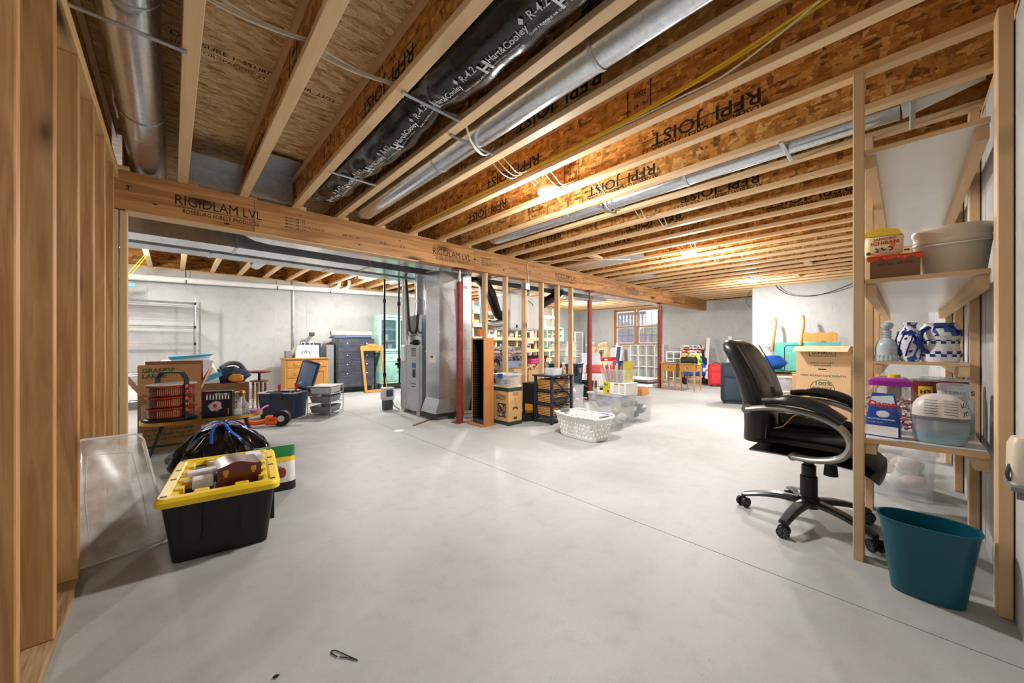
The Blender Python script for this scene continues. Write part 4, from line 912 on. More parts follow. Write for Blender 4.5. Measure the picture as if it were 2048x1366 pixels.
# mint hutch with glass doors
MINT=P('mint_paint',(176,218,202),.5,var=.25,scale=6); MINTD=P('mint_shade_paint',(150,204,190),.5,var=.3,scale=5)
hu=T('hutch','distressed mint green hutch with glass doors at the back wall','hutch',(3.98,8.22,0),0)
MB().box(-.46,.50,.0,.48,.15,.86).build('lower_case',MINT,hu); m_=MB(); m_.rbox(-.48,.52,-.02,.49,.86,.885,.006,2); m_.build('counter',MINTD,hu)
for x in (-.40,.44):
    for y in (.05,.43): MB().prism([(x-.03,.15),(x+.03,.15),(x+.018,0),(x-.018,0)],y-.03,y+.03,'y').build('leg',MINT,hu)
for x0,x1 in ((-.44,.0),(.03,.48)):
    d_=MB().box(x0,x1,-.012,0,.2,.62,b=.004).build('door',MINTD,hu); MB().blob(((x0+x1)/2+(.17 if x0<0 else -.17),-.022,.42),.013,.012,.013).build('knob',BRASS,d_,True)
    d_=MB().box(x0,x1,-.012,0,.66,.84,b=.004).build('drawer',MINT,hu); MB().tube([((x0+x1)/2-.05,-.012,.75),((x0+x1)/2-.04,-.03,.75),((x0+x1)/2+.04,-.03,.75),((x0+x1)/2+.05,-.012,.75)],.005,6).build('pull',BRASS,d_,True)
up=MB(); up.box(-.46,-.44,.12,.48,.885,1.70); up.box(.48,.50,.12,.48,.885,1.70); up.box(-.44,.48,.45,.48,.885,1.70); up.box(-.46,.50,.10,.48,1.70,1.76); up.build('upper_case',MINT,hu)
for z in (1.13,1.40): MB().box(-.44,.48,.16,.45,z,z+.018).build('shelf',MINT,hu)
for x0,x1 in ((-.46,.02),(.02,.50)):
    d_=MB().ring([(x0+.003,.90),(x1-.003,.90),(x1-.003,1.69),(x0+.003,1.69)],[(x0+.06,.96),(x1-.06,.96),(x1-.06,1.64),(x0+.06,1.64)],.10,.12,'y').build('glass_door',MINT,hu); MB().box(x0+.06,x1-.06,.108,.111,.96,1.64).build('pane',GLASS('hutch_glass',(110,150,170),.3),d_)
for i,(x,z,c_) in enumerate(((-.3,.905,(120,50,44)),(-.15,.905,(150,62,50)),(.12,.905,(128,48,44)),(.3,.905,(140,60,50)),(-.25,1.15,(90,120,140)),(.2,1.15,(84,112,136)))):
    t=T('book',['maroon book at the left inside the hutch','brick red book inside the hutch left door','dark red book inside the hutch right door','russet book at the right inside the hutch','blue grey book on the middle hutch shelf left','slate book on the middle hutch shelf right'][i],'book',(3.98+x,8.22+.28,z if z<1 else 1.1485),group='books in the mint hutch'); MB().box(-.06,.06,-.08,.08,0,.16,b=.003).build('cover',P('book_%d'%i,c_,.6),t); MB().box(-.052,.052,-.082,.075,.006,.154).build('pages',OFFW,t)
# black gas pipes
gp=T('gas_pipe','black gas pipe dropping from the ceiling beside the furnace','pipe',(2.59,5.9,0))
MB().tube([(0,0,2.374),(0,0,.27)],.016,12).build('pipe',BLKM,gp,True)
for z in (.55,.37,1.78): MB().cyl((0,0,z-.03),(0,0,z+.03),.026,n=12).build('fitting',BLKM,gp,True)
MB().cyl((0,0,.25),(0,0,.29),.024,n=12).build('cap',BLKM,gp,True); MB().tube([(0,0,2.19),(.06,-.05,2.21),(.4,-.06,2.30)],.014,8).build('branch',BLKM,gp,True)
gp=T('gas_pipe','second black gas pipe with a valve entering the furnace side','pipe',(2.71,5.62,0))
MB().tube([(0,0,2.24),(0,0,.9),(0,-.02,.78),(0,-.02,.42)],.015,12).build('pipe',BLKM,gp,True)
for z in (1.72,.80,.70): MB().cyl((0,0,z-.03),(0,0,z+.03),.027,n=12).build('fitting',BLKM,gp,True)
MB().box(-.05,.03,-.05,.03,.72,.76).build('valve',BLKM,gp); MB().tube([(0,-.02,.42),(0,-.1,.40),(.03,-.16,.40)],.013,8).build('branch',BLKM,gp,True)
t=T('condensate_pump','grey condensate pump with a small control box beside the furnace','pump',(2.56,5.72,.0)); MB().rbox(-.09,.09,-.07,.07,.16,.36,.012,2).build('tank',LGREY,t,True); MB().rbox(-.05,.05,-.10,-.06,.22,.33,.008,2).build('control_box',DGREY,t,True); MB().tube(catmull([(.05,-.05,.22),(.07,-.08,.08),(.1,-.15,.03),(.12,-.2,.012)],4),.008,6).build('tube',GREY,t,True); MB().box(-.07,.07,-.05,.05,0,.16).build('stand',DGREY,t)
# furnace
FST=P('furnace_grey',(178,184,188),.35,.3,var=.08); fu=T('furnace','grey metal gas furnace with louvred front beside the return duct','furnace',(2.67,4.86,0))
MB().box(0,.72,0,.60,.05,1.045,b=.004).build('cabinet',FST,fu)
MB().box(-.012,-.001,.012,.40,.07,1.03,b=.003).build('front_panel',FST,fu); MB().box(-.014,-.001,.405,.59,.07,1.03,b=.003).build('side_panel',P('furnace_light',(176,182,186),.35,.4),fu)
for z in [.88+.028*k for k in range(5)]+[.98,.42,.46]: MB().box(-.016,-.0125,.10,.24,z,z+.01).build('louver',DGREY,fu)
MB().box(-.015,-.0125,.10,.22,.70,.78).build('badge',P('blue_badge',(60,110,160),.4),fu); MB().box(-.015,-.0125,.11,.20,.56,.68).build('window',BLK,fu); MB().box(-.0155,-.0145,.46,.575,.80,1.02).build('paper_label',WHITE,fu)
for z in (.78,.70): MB().cyl((.18,-.006,z),(.18,.002,z),.012,n=12).build('knockout',BLK,fu,True)
for x,y in ((.06,.06),(.66,.06),(.06,.54),(.66,.54)): MB().box(x-.06,x+.06,y-.05,y+.05,0,.05).build('pad',P('pad_foam',(206,192,178),.9),fu)
m_=MB(); m_.box(.16,.30,-.09,-.001,.12,.62); m_.build('filter_rack',LGREY,fu); 
MB().box(.05,.60,.04,.55,1.045,1.5).build('supply_plenum',GAL,fu)
MB().tube([(.12,.22,1.05),(.12,.22,1.35),(.12,.20,1.7)],.052,16).build('flue_lower',GAL,fu,True); MB().cyl((.12,.20,1.5),(.12,.20,1.74),.095,.075,20).build('flue_cone',GALD,fu,True); MB().cyl((.12,.20,1.74),(.12,.20,2.07),.085,n=20).build('flue_upper',GAL,fu,True)
for dx,dy in ((-.02,.40),(-.02,.47)): MB().cyl((dx,dy,1.05),(dx,dy,2.068),.028,n=14).build('vent_pipe',WHITEPVC,fu,True)
MB().tube(catmull([(-.04,.36,2.05),(-.03,.33,1.8),(-.02,.30,1.42),(-.02,.27,1.27),(-.02,.16,1.23),(-.02,.07,1.26),(0,.05,1.5)],6),.02,10).build('insulated_line',BLK,fu,True)
MB().tube(catmull([(-.01,.35,1.3),(-.03,.30,1.20),(-.03,.18,1.18),(-.02,.05,1.2)],5),.006,6).build('wire',BLK,fu,True); m_=MB(); m_.blob((.03,.2,1.085),.05,.045,.045,10,6,.5,4,2); m_.tube([(.03,.2,1.08),(-.0,.3,1.07)],.012,6); m_.build('drain_trap',BLK,fu,True)
# return air drop
ra=T('return_duct','tall galvanised return air duct standing beside the furnace','duct',(2.69,4.36,0))
def xbreak(m_,x0,x1,z0,z1,y):
    c_=((x0+x1)/2,y-.012,(z0+z1)/2); m_.add([(x0,y,z0),(x1,y,z0),(x1,y,z1),(x0,y,z1),c_],[(0,1,4),(1,2,4),(2,3,4),(3,0,4)])
for z0,z1 in ((.30,.955),(.96,1.85),(1.855,2.10)):
    m_=MB(); m_.box(0,.54,0,.36,z0,z1); xbreak(m_,0,.54,z0+.01,z1-.01,-.0005); m_.build('duct_section',GAL,ra)
    m_=MB(); m_.ring([(-.008,-.008),(.548,-.008),(.548,.368),(-.008,.368)],[(.001,.001),(.539,.001),(.539,.359),(.001,.359)],z1-.010,z1+.012,'z'); m_.build('drive_cleat',P('bright_cleat',(220,224,226),.25,.9),ra)
m_=MB(); m_.loft([[(-.06,.0,.10),(.50,.0,.10),(.50,.40,.10),(-.06,.40,.10)],[(0,0,.30),(.54,0,.30),(.54,.36,.30),(0,.36,.30)]]); m_.build('boot',GALD,ra)
m_=MB(); m_.box(.02,.10,-.001,.03,.0,.10) if False else m_.box(.0,.45,.06,.34,.0,.10); m_.build('base_block',DGREY,ra)
MB().box(-.0015,-.0005,.10,.26,.80,.90).build('paper_label',WHITE,ra); MB().box(-.0025,-.0016,.16,.24,.865,.895).build('red_sticker',REDINK,ra)
t=tag(MB().lathe([(.0005,.0),(.06,.0),(.06,.006),(.05,.008),(.0005,.008)],20,(2.024,4.20,0)).build('floor_drain',WHITE,None,True),'small round white drain cover on the floor near the furnace','drain')
tag(MB().box(0,.60,-.018,.018,0,.007,mt=RZ(28,(2.30,4.345,0))).build('wood_strip',BROWNW),'thin brown wooden strip on the floor by the furnace','strip')
# disc tower, chandelier carton, clear bin
cd=T('disc_tower','tall empty wooden disc tower with black slotted inside','tower',(2.93,3.674,0),0)
MB().box(-.06,.19,-.02,.29,0,.018).build('base',WALN,cd)
for y in (0,.252): MB().box(0,.16,y,y+.018,.018,1.12).build('side_panel',WALN,cd)
MB().box(0,.16,0,.27,1.12,1.138).build('top_panel',WALN,cd); MB().box(.145,.16,.018,.252,.018,1.12).build('back_panel',BLK,cd); MB().box(.01,.145,.018,.252,.018,.07).build('plinth',NAVY,cd)
for y in (.019,.246): MB().box(.006,.144,y,y+.005,.07,1.118).build('black_liner',BLK,cd)
m_=MB()
for k in range(30): m_.box(.012,.13,.2395,.2455,.10+.033*k,.104+.033*k); m_.box(.012,.13,.0245,.0305,.10+.033*k,.104+.033*k)
tag(m_.build('slot_teeth',DGREY,cd),kind='stuff')
t=carton('tan carton printed with a chandelier picture under the clear bin',(3.30,3.64,0),0,.24,.31,.49,P('tan_card',(206,164,108),.8,var=.06),tape=False)
GB=P('dark_green_band',(44,66,52),.7)
for z0,z1 in ((.0005,.05),(.44,.4905)): 
    m_=MB(); m_.ring([(-.1212,-.1562),(.1212,-.1562),(.1212,.1562),(-.1212,.1562)],[(-.119,-.154),(.119,-.154),(.119,.154),(-.119,.154)],z0,z1,'z'); m_.build('green_band',GB,t)
q=MB().box(-.1215,-.1205,-.11,.06,.10,.28).build('photo_panel',P('photo_dark',(70,52,46),.4),t); MB().box(-.1225,-.1216,-.10,.05,.115,.265).build('photo',PRINT('photo_print',(150,100,90),[(90,110,80),(200,200,200),(60,40,36)],40),q)
m_=MB(); m_.tube([(0,-.1565,.36),(0,-.1565,.26)],.002,4); 
for k in range(9): a=k*PI/8; m_.blob((.035*math.cos(a),-.1565,.21+.03*math.sin(a)*.6),.012,.002,.012,8,5)
for k in range(4): m_.box(-.05+.0,.05,-.1565,-.1558,.385+.012*k,.389+.012*k)
m_.box(-.03,.03,-.1565,-.1558,.075,.105); m_.build('printed_chandelier',GB,t)
m_=MB()
for k in range(4): m_.box(-.1215,-.1208,-.10,.09,.33+.018*k,.335+.018*k)
m_.build('printed_lines',INKF,t)
clearbin('small clear bin with blue latches on the chandelier carton',(3.31,3.645,.4915),0,.24,.30,.15,CLRM,[P('aqua_stuff',(70,160,170),.6),P('pink_stuff',(200,70,100),.6),WHITE],latch=BLUE,seed=3,n=6)
# heat recovery ventilator and its ducts
hv=T('ventilator_unit','white wall hung ventilator box behind the bare studs','ventilator',(4.37,4.75,1.35))
MB().box(0,.75,0,.42,0,.60,b=.006).build('cabinet',WHITE,hv); MB().box(.01,.36,-.006,0,.02,.58).build('door_panel',WHITEM,hv); MB().box(.39,.74,-.006,0,.02,.58).build('door_panel',WHITEM,hv); MB().box(.01,.74,-.004,.40,-.03,0).build('drip_tray',LGREY,hv)
for x in (.06,.16,.62): MB().tube([(x,.2,.6),(x,.2,.724)],.006,6).build('hanging_strap',BLK,hv)
MB().box(.14,.17,-.02,-.006,.01,.06).build('latch',BLK,hv)
MB().tube(catmull([(.45,-.005,.52),(.5,-.05,.46),(.53,-.06,.42)],4),.006,6).build('cord',BLK,hv,True)
MB().tube(catmull([(.0,.2,.22),(-.12,.2,.26),(-.28,.10,.40),(-.44,.0,.56),(-.62,-.05,.70),(-.80,-.08,.80)],6),.085,18).build('flexible_hose',BLKG,hv,True)
MB().tube(catmull([(.0,.2,.10),(-.2,.2,.06),(-.42,.2,.08)],6),.075,18).build('metal_elbow',GAL,hv,True); MB().cyl((-.42,.2,.08),(-.46,.2,.71),.075,n=16).build('metal_riser',GAL,hv,True)
MB().tube(catmull([(.62,.2,.6),(.62,.2,.63),(.63,.2,.67),(.64,.18,.72)],5),.06,14).build('metal_stub',GAL,hv,True)
MB().tube(catmull([(.76,.2,.35),(.88,.2,.42),(1.05,.1,.55),(1.2,.0,.66),(1.32,-.08,.78)],6),.09,16).build('flexible_hose',BLKG,hv,True)
t=T('switch_box','blue grey electrical box fixed to a partition stud under the beam','switch box',(4.065,4.055,1.96)); MB().box(-.05,.05,-.05,.0,-.05,.05,b=.004).build('box',P('box_blue_grey',(120,148,160),.4,.5),t); MB().box(-.035,.035,-.053,-.05,-.04,.04).build('cover',GALD,t)
# basket shelf
NVB=P('blue_black_paint',(36,46,60),.4); WICK=PRINT('wicker_weave',(206,158,92),[(170,118,60),(224,182,120),(190,140,76)],70,.8,.4,stretch=(.5,.5,1.6))
bs=T('basket_stand','dark stand with three wicker basket drawers and crossed side braces','stand',(3.62,3.13,0),0)
MB().box(-.02,.46,-.02,.34,.625,.645,b=.003).build('top',NVB,bs)
for x in (0,.41):
    for y in (0,.29): MB().box(x,x+.03,y,y+.03,0,.625).build('post',NVB,bs)
for z in (.08,.255,.43):
    MB().box(.03,.41,.005,.315,z,z+.018).build('shelf',NVB,bs)
    MB().box(.0,.02,.03,.29,z-.005,z+.022).build('rail',NVB,bs)
    b_=MB(); b_.tub(.175,.115,.19,.125,z+.02,z+.155,.02,.006,3,cx=.215,cy=.16); q=b_.build('basket',WICK,bs,True)
    m_=MB()
    for k in range(6): m_.tube([(p[0],p[1],z+.032+.022*k) for p in m_.rrect(.215,.16,.181+.0025*k,.120+.002*k,.02,0,3)],.006,5,closed=True)
    m_.build('woven_band',P('wicker_band',(200,150,86),.8,var=.3,scale=60),q,True)
def xb(a,b): return MB().tube([a,b],.011,4)
for (z0,z1) in ((.34,.61),(.08,.33)):
    xb((.03,.012,z0),(.41,.012,z1)).build('cross_brace',NVB,bs); xb((.03,.012,z1),(.41,.012,z0)).build('cross_brace',NVB,bs)
MB().box(.03,.41,.004,.022,.325,.345).build('side_rail',NVB,bs)
t=T('clear_box','low clear plastic box on the dark basket stand','box',(3.80,3.26,.6455),3); m_=MB(); m_.tub(.1,.07,.105,.075,0,.085,.01,.002,3); m_.build('body',CLRM,t,True); MB().box(-.105,.105,-.075,.075,.0855,.09).build('lid',CLR,t)
t=T('trinket_jar','small brown patterned jar on the dark basket stand','jar',(3.99,3.24,.6455)); MB().lathe([(.0005,0),(.035,0),(.04,.05),(.03,.10),(.02,.12),(.0005,.125)],16).build('body',PRINT('brown_pattern',(170,120,84),[(110,60,40),(220,190,150)],60),t,True); MB().blob((0,0,.14),.022,.022,.022).build('lid',WHITE,t,True)
t=T('dish_tub','low black plastic tub on the floor beside the chandelier carton','tub',(3.62,3.58,0),-25); m_=MB(); m_.tub(.11,.08,.13,.095,.002,.10,.02,.004,3,rim=.01); m_.build('body',BLK,t,True); m_=MB(); m_.box(-.12,.12,-.085,.085,.112,.118); m_.build('lid',BLKG,t)
t=T('floor_speaker','tall black box with an orange label behind the basket stand','speaker',(3.86,3.70,0),0); MB().box(-.1,.1,-.12,.12,0,.5,b=.004).build('cabinet',BLK,t); MB().box(-.102,-.1,-.09,.06,.10,.20).build('orange_label',P('orange_label',(236,160,40),.5),t)
# things behind the studs
t=T('drawer_unit','white plastic drawer unit behind the stud partition','drawers',(4.05,4.42,0)); MB().box(-.2,.2,-.18,.18,0,.40,b=.006).build('frame',WHITE,t)
for k in range(3): q=MB().box(-.19,.19,-.19,-.181,.02+.125*k,.135+.125*k,b=.003).build('drawer',WHITEM,t); MB().box(-.04,.04,-.2,-.19,.1+.125*k,.115+.125*k).build('pull',LGREY,q)
t=carton('open carton on the white drawer unit behind the studs',(4.12,4.43,.4015),4,.36,.30,.26,CARDL,open_=True)
carton('wide brown carton behind the stud partition',(4.66,4.50,0),0,.50,.34,.62,CARDL)
t=T('printed_carton','flat printed carton on the wide brown carton','carton',(4.66,4.48,.6215),0); MB().box(-.2,.2,-.14,.14,0,.10,b=.002).build('body',PRINT('print_tan',(196,170,130),[(110,90,50),(150,60,40),(220,210,190)],34),t); MB().box(-.2,.2,-.005,.005,.1,.101).build('tape',CARDL,t)
t=T('magenta_basket','black trimmed basket with magenta dots on stacked cartons','basket',(4.66,4.45,.723),0); m_=MB(); m_.tub(.2,.12,.215,.135,0,.13,.04,.005,4); m_.build('body',P('magenta',(196,36,120),.6),t,True)
m_=MB(); m_.ring([(p[0],p[1]) for p in m_.rrect(0,0,.22,.14,.04,0,4)],[(p[0],p[1]) for p in m_.rrect(0,0,.208,.128,.038,0,4)],.10,.135,'z'); m_.build('rim',BLK,t,True)
m_=MB()
for k in range(9):
    for j in range(2): m_.cyl((-.18+.045*k,-.131-.005*j,.03+.04*j),(-.18+.045*k,-.1265-.004*j,.03+.04*j),.012,n=8)
m_.build('dots',P('pale_pink',(236,150,196),.6),t,True)
t=T('camouflage_bag','brown camouflage bag bulging behind the studs','bag',(3.92,4.68,.5)); 
t.location=(3.98,4.85,.0); MB().blob((0,0,.62),.2,.17,.24,22,14,.3,2.5,4,zmin=.40).build('sack',PRINT('camouflage',(120,100,84),[(70,56,46),(170,150,126),(50,44,38),(140,120,96)],26,.9,.3),t,True,angle=80); MB().box(-.18,.18,-.15,.15,0,.41).build('packed_base',PRINT('camouflage2',(110,92,78),[(70,56,46),(160,140,116)],26,.9,.3),t); MB().tube(catmull([(-.1,-.16,.7),(0,-.2,.82),(.1,-.16,.7)],5),.012,6).build('strap',BLK,t,True)
t=T('dark_cushion','black cushion wedged beside the camouflage bag','cushion',(3.60,4.84,0),20); MB().blob((0,0,.66),.15,.1,.13,14,10,.1,2,1,pw=.6).build('cushion',BLK,t,True,angle=80); MB().box(-.12,.12,-.1,.1,0,.56,b=.01).build('stool_base',NAVY,t)
# quilts
t=T('blanket_chest','pale blue chest carrying the pile of quilts','chest',(4.85,5.45,0)); MB().rbox(-.5,.5,-.25,.25,0,.74,.02,2).build('body',P('pale_blue',(150,170,196),.5),t,True); MB().box(-.505,.505,-.255,.255,.58,.60).build('lid_line',NAVY,t)
qc=[((214,206,200),[(150,120,130),(120,130,110)]),((222,216,212),[(180,150,150),(140,110,120)]),((196,186,180),[(110,84,74),(150,130,120)]),((150,132,140),[(70,50,80),(40,34,50),(200,190,190)])]
z=.742
for i,(b_,cs) in enumerate(reversed(qc)):
    h=.062+.012*(i%2); t=T('quilt',['dark purple quilt at the bottom of the folded pile','brown and cream quilt second from the bottom of the pile','cream quilt second from the top of the pile','pale flowered quilt on top of the folded pile'][i],'quilt',(4.85+.02*(i%2),5.42,z),2*i,'folded quilts behind the studs')
    MB().rbox(-.43+.01*i,.43-.02*i,-.2,.2,0,h,.028,3).build('fold',PRINT('quilt_%d'%i,b_,cs,24,.9,.55),t,True); MB().rbox(-.435+.01*i,.42-.02*i,-.205,.19,h*.45,h*.55,.004,1).build('fold_edge',PRINT('quilt_e%d'%i,cs[0],[b_],24,.9,.55),t); z+=h+.001
# lumber shelf rack along the back wall
LR=T('lumber_rack','lumber storage rack full of household goods behind the partition','rack',(0,0,0))
RX0,RX1,RY0,RY1=5.75,9.0,7.75,8.25
for x in (5.78,6.58,7.38,8.18,8.96):
    for y in (RY0,RY1): MB().box(x-.019,x+.019,y-.045,y+.045,0,2.2).build('post',PINE,LR)
LV=(.28,.60,.91,1.25,1.60,1.95)
for z in LV:
    MB().box(RX0,RX1,RY0-.045,RY1+.04,z,z+.018).build('shelf_board',PINEX,LR); MB().box(RX0,RX1,RY0-.084,RY0-.046,z-.07,z+.018).build('front_rail',PINEX,LR)
names=[('blue','carton'),('white','carton'),('red','tin'),('green','bottle'),('orange','carton'),('black','case'),('yellow','tin'),('grey','carton'),('teal','bottle'),('brown','carton'),('pink','tin'),('cream','carton')]
cols=dict(blue=(50,110,190),white=(232,232,230),red=(176,44,40),green=(60,130,70),orange=(224,120,50),black=(40,40,44),yellow=(224,186,60),grey=(150,152,154),teal=(60,150,150),brown=(140,92,60),pink=(220,120,150),cream=(228,214,186))
rr_=random.Random(11); mats={k:P('goods_'+k,v,.5) for k,v in cols.items()}
lvn=('lowest','second','third','fourth','fifth','top')
for li,z in enumerate(LV):
    x=RX0+.14; used=[]
    opts=names[:]; rr_.shuffle(opts)
    for (c_,k_) in opts[:9 if li<5 else 5]:
        w=.10+.14*rr_.random(); h=min(.12+.14*rr_.random(), .24)
        if x+w>RX1-.1: break
        t=T(k_,'%s %s on the %s shelf of the lumber rack'%(c_,k_,lvn[li]),k_,(x+w/2,RY0+.165,z+.0185),group='goods on the lumber rack')
        if k_ in('carton','case'): MB().box(-w/2,w/2,-.11,.11,0,h,b=.003).build('body',mats[c_],t); MB().box(-w*.3,w*.3,-.1115,-.11,h*.3,h*.7).build('label',WHITE if c_!='white' else mats['blue'],t)
        elif k_=='tin': MB().cyl((0,0,0),(0,0,h*.8),w*.42,n=14).build('body',mats[c_],t,True); MB().cyl((0,0,h*.8),(0,0,h*.84),w*.43,n=14).build('lid',GALD,t,True)
        else: MB().lathe([(.0005,0),(w*.3,0),(w*.3,h*.65),(w*.12,h*.85),(w*.12,h),(.0005,h)],12).build('body',mats[c_],t,True); MB().cyl((0,0,h),(0,0,h+.02),w*.13,n=10).build('cap',WHITE,t,True)
        x+=w+.05+.12*rr_.random()
# wire shelf at back left
wsf=T('wire_shelf','chrome wire shelving rack against the back wall at far left','shelving',(-.31,8.30,0))
for x in (-.60,.60):
    for y in (0,.36): MB().cyl((x,y,0),(x,y,1.85),.0125,n=10).build('post',CHROME,wsf,True)
for z in (.18,.59,1.08,1.365,1.77):
    m_=MB(); m_.tube([(-.6,0,z),(.6,0,z),(.6,.36,z),(-.6,.36,z)],.004,5,closed=True); m_.tube([(-.6,0,z-.03),(.6,0,z-.03),(.6,.36,z-.03),(-.6,.36,z-.03)],.004,5,closed=True)
    zz=[]; 
    for k in range(49): zz.append((-.6+k*.025,0,z-.03*(k%2)))
    m_.tube(zz,.0022,4); s_=m_.build('shelf_frame',CHROME,wsf)
    m_=MB()
    for k in range(14): m_.tube([(-.6,.025*k+.015,z),(.6,.025*k+.015,z)],.003,4)
    for x in (-.36,-.12,.12,.36): m_.tube([(x,0,z-.004),(x,.36,z-.004)],.003,4)
    m_.build('shelf_wires',CHROME,s_)
    for x in (-.6,.6): MB().cyl((x,0,z-.035),(x,0,z+.008),.016,n=10).build('clip',BLK,wsf,True)
carton('white carton on the lowest wire shelf at the back left',(-.45,8.48,.186),0,.4,.3,.22,WHITE)
carton('second white carton on the lower wire shelf at the back left',(.05,8.48,.596),0,.36,.28,.2,WHITEM)
# ================================================================ MIDDLE FLOOR
# laundry basket with cut out sides
lb=T('laundry_basket','white laundry basket with punched sides in the middle of the floor','basket',(3.44,2.50,0),-7)
def lbp(u,v):  # u round, v up; local
    hx0,hy0,hx1,hy1=.145,.265,.195,.315
    hx=hx0+(hx1-hx0)*v; hy=hy0+(hy1-hy0)*v; a=u*2*PI; n_=5
    ca_,sa=math.cos(a),math.sin(a); k=(abs(ca_/hx)**n_+abs(sa/hy)**n_)**(-1/n_)
    return (k*ca_,k*sa,.004+.25*v)
NU,NV=112,12; v=[];f=[]
for j in range(NV+1):
    for i in range(NU): v.append(lbp(i/NU,j/NV))
for j in range(NV):
    for i in range(NU):
        if j in (2,4,6,8) and (i+(j//2)%2)%3==0 and not (i%28 in (0,1)): continue
        f.append((j*NU+i,j*NU+(i+1)%NU,(j+1)*NU+(i+1)%NU,(j+1)*NU+i))
f.append(tuple(range(NU-1,-1,-1)))
me_=MB().add(v,f).build('body',WHITE,lb,True); md=me_.modifiers.new('thick','SOLIDIFY'); md.thickness=.003
m_=MB(); rim=[lbp(i/56,1.0) for i in range(56)]; m_.tube([(p[0]*1.03,p[1]*1.03,p[2]+.004+(.012 if abs(math.sin(i/56*2*PI*2))>.9 else 0)) for i,p in enumerate(rim)],.014,6,closed=True,flat=.6); m_.build('rim',WHITE,lb,True)
for y in (-.30,.30): MB().rbox(-.07,.07,y-.018,y+.018,.245,.285,.014,2).build('handle_grip',GREY,lb,True)
t=T('wire_rack','small dark wire rack lying in the laundry basket','rack',(3.45,2.43,.012),-7); m_=MB()
for k in range(9): m_.tube([(-.08+.02*k,-.09,0),(-.08+.02*k,-.09,.19),(-.08+.02*k,.09,.19),(-.08+.02*k,.09,0)],.002,4)
for z in (.05,.12,.19): m_.tube([(-.08,-.09,z),(.08,-.09,z),(.08,.09,z),(-.08,.09,z)],.0025,4,closed=True)
m_.build('wires',BLKM,t)
t=T('brown_cup','brown cup lying in the laundry basket','cup',(3.44,2.68,.012)); MB().lathe([(.0005,0),(.035,0),(.04,.09),(.036,.09),(.03,.006),(.0005,.006)],16).build('cup',CARDD,t,True); MB().tube([(.038,0,.07),(.065,0,.06),(.06,0,.03),(.036,0,.025)],.006,6).build('handle',CARDD,t,True)
# clear bins in the middle
PALE=[WHITE,P('pale_bag',(206,208,212),.4),P('lilac_stuff',(180,176,214),.5),LGREY,OFFW]
clearbin('big clear bin packed with white items behind the laundry basket',(4.25,2.64,0),-5,.36,.52,.395,CLRM,PALE,seed=5,n=10)
clearbin('clear bin with grey contents to the right of the jar carton',(4.74,2.62,0),-4,.33,.46,.345,None,[GREY,LGREY,P('steel_blue',(120,140,156),.5)],seed=9,n=7,latch=BLUE)
t=T('jar_carton','white and yellow carton printed with glass jars on the clear bin','carton',(4.23,2.50,.4245),-5); MB().box(-.13,.13,-.17,.17,0,.145,b=.002).build('body',WHITE,t)
MB().box(-.1312,-.13,.06,.17,.0,.145).build('yellow_panel',P('lime_yellow',(214,208,40),.5),t)
m_=MB(); put_text(m_,'Ball',.04,(-.1318,.155,.10),(0,-1,0),(0,0,1),bold=.03,shear=.2); put_text(m_,'CANNING JARS',.014,(-.1318,.155,.075),(0,-1,0),(0,0,1),bold=.02); m_.build('lettering',GREENINK,t)
MB().cyl((-.1322,.09,.03),(-.1312,.09,.03),.018,n=14).build('red_seal',REDINK,t)
for y in (-.03,-.12): q=MB().lathe([(.0005,.0),(.035,0),(.037,.07),(.028,.09),(.028,.105),(.0005,.106)],14,(0,0,0),sx=.05,mt=Matrix.Translation((-.131,y,.02))).build('printed_jar',P('jar_print',(206,206,200),.4),t,True); MB().box(-.1336,-.131,y-.03,y+.03,.122,.134).build('printed_lid',BRASS,q)
t=T('folder_bin','clear bin full of colourful hanging folders on the jar carton','bin',(4.235,2.53,.570),-5)
m_=MB(); m_.tub(.115,.16,.135,.20,.002,.17,.02,.003,4); m_.build('body',CLR,t,True)
fc=[(240,150,110),(250,214,150),(150,80,120),(196,120,190),(244,190,170),(230,70,90),(250,170,60),(120,80,160),(214,200,90),(235,220,205),(60,60,66),(240,130,60),(80,160,190),(225,205,70)]
for k,cl in enumerate(fc): MB().box(-.10,.10,-.0012,.0012,0,.24+.03*math.sin(k*2.1),mt=Matrix.Translation((0,.12-.02*k,.006))@Matrix.Rotation(math.radians(-18+1.5*k),4,'X')).build('folder',P('folder_%d'%k,cl,.6),t)
t=carton('small open orange lined carton on the grey filled bin',(4.76,2.56,.3545),6,.24,.26,.10,P('tan_inner',(214,150,96),.8),open_=True)
t=T('iron','upturned cream and brown clothes iron on the clear bin','iron',(4.17,2.83,.4245),30); MB().prism([(-.10,0),(.06,-.045),(.06,.045)],0,.05,'z').build('sole',OFFW,t); MB().tube(catmull([(-.05,0,.05),(-.04,0,.12),(.05,0,.13),(.06,0,.05)],5),.014,8).build('handle',BROWNW,t,True)
clearbin('tall clear bin behind the basket stand',(5.02,3.86,0),-10,.24,.30,.37,None,[P('blue_clear',(150,180,206),.5),OFFW,P('pinkish',(220,190,190),.5)],seed=13,n=7)
t=T('storage_tote','low black tote on the floor behind the clear bins','tote',(5.95,3.74,0),-8); m_=MB(); m_.taper(.2,.16,.23,.19,.003,.25,.03,4); m_.build('body',BLK,t,True); MB().rbox(-.24,.24,-.2,.2,.252,.275,.01,2).build('lid',NAVY,t,True)
clearbin('small clear tub on the floor before the low black tote',(5.53,3.46,0),0,.16,.2,.13,None,PALE[:2],seed=17,n=3)
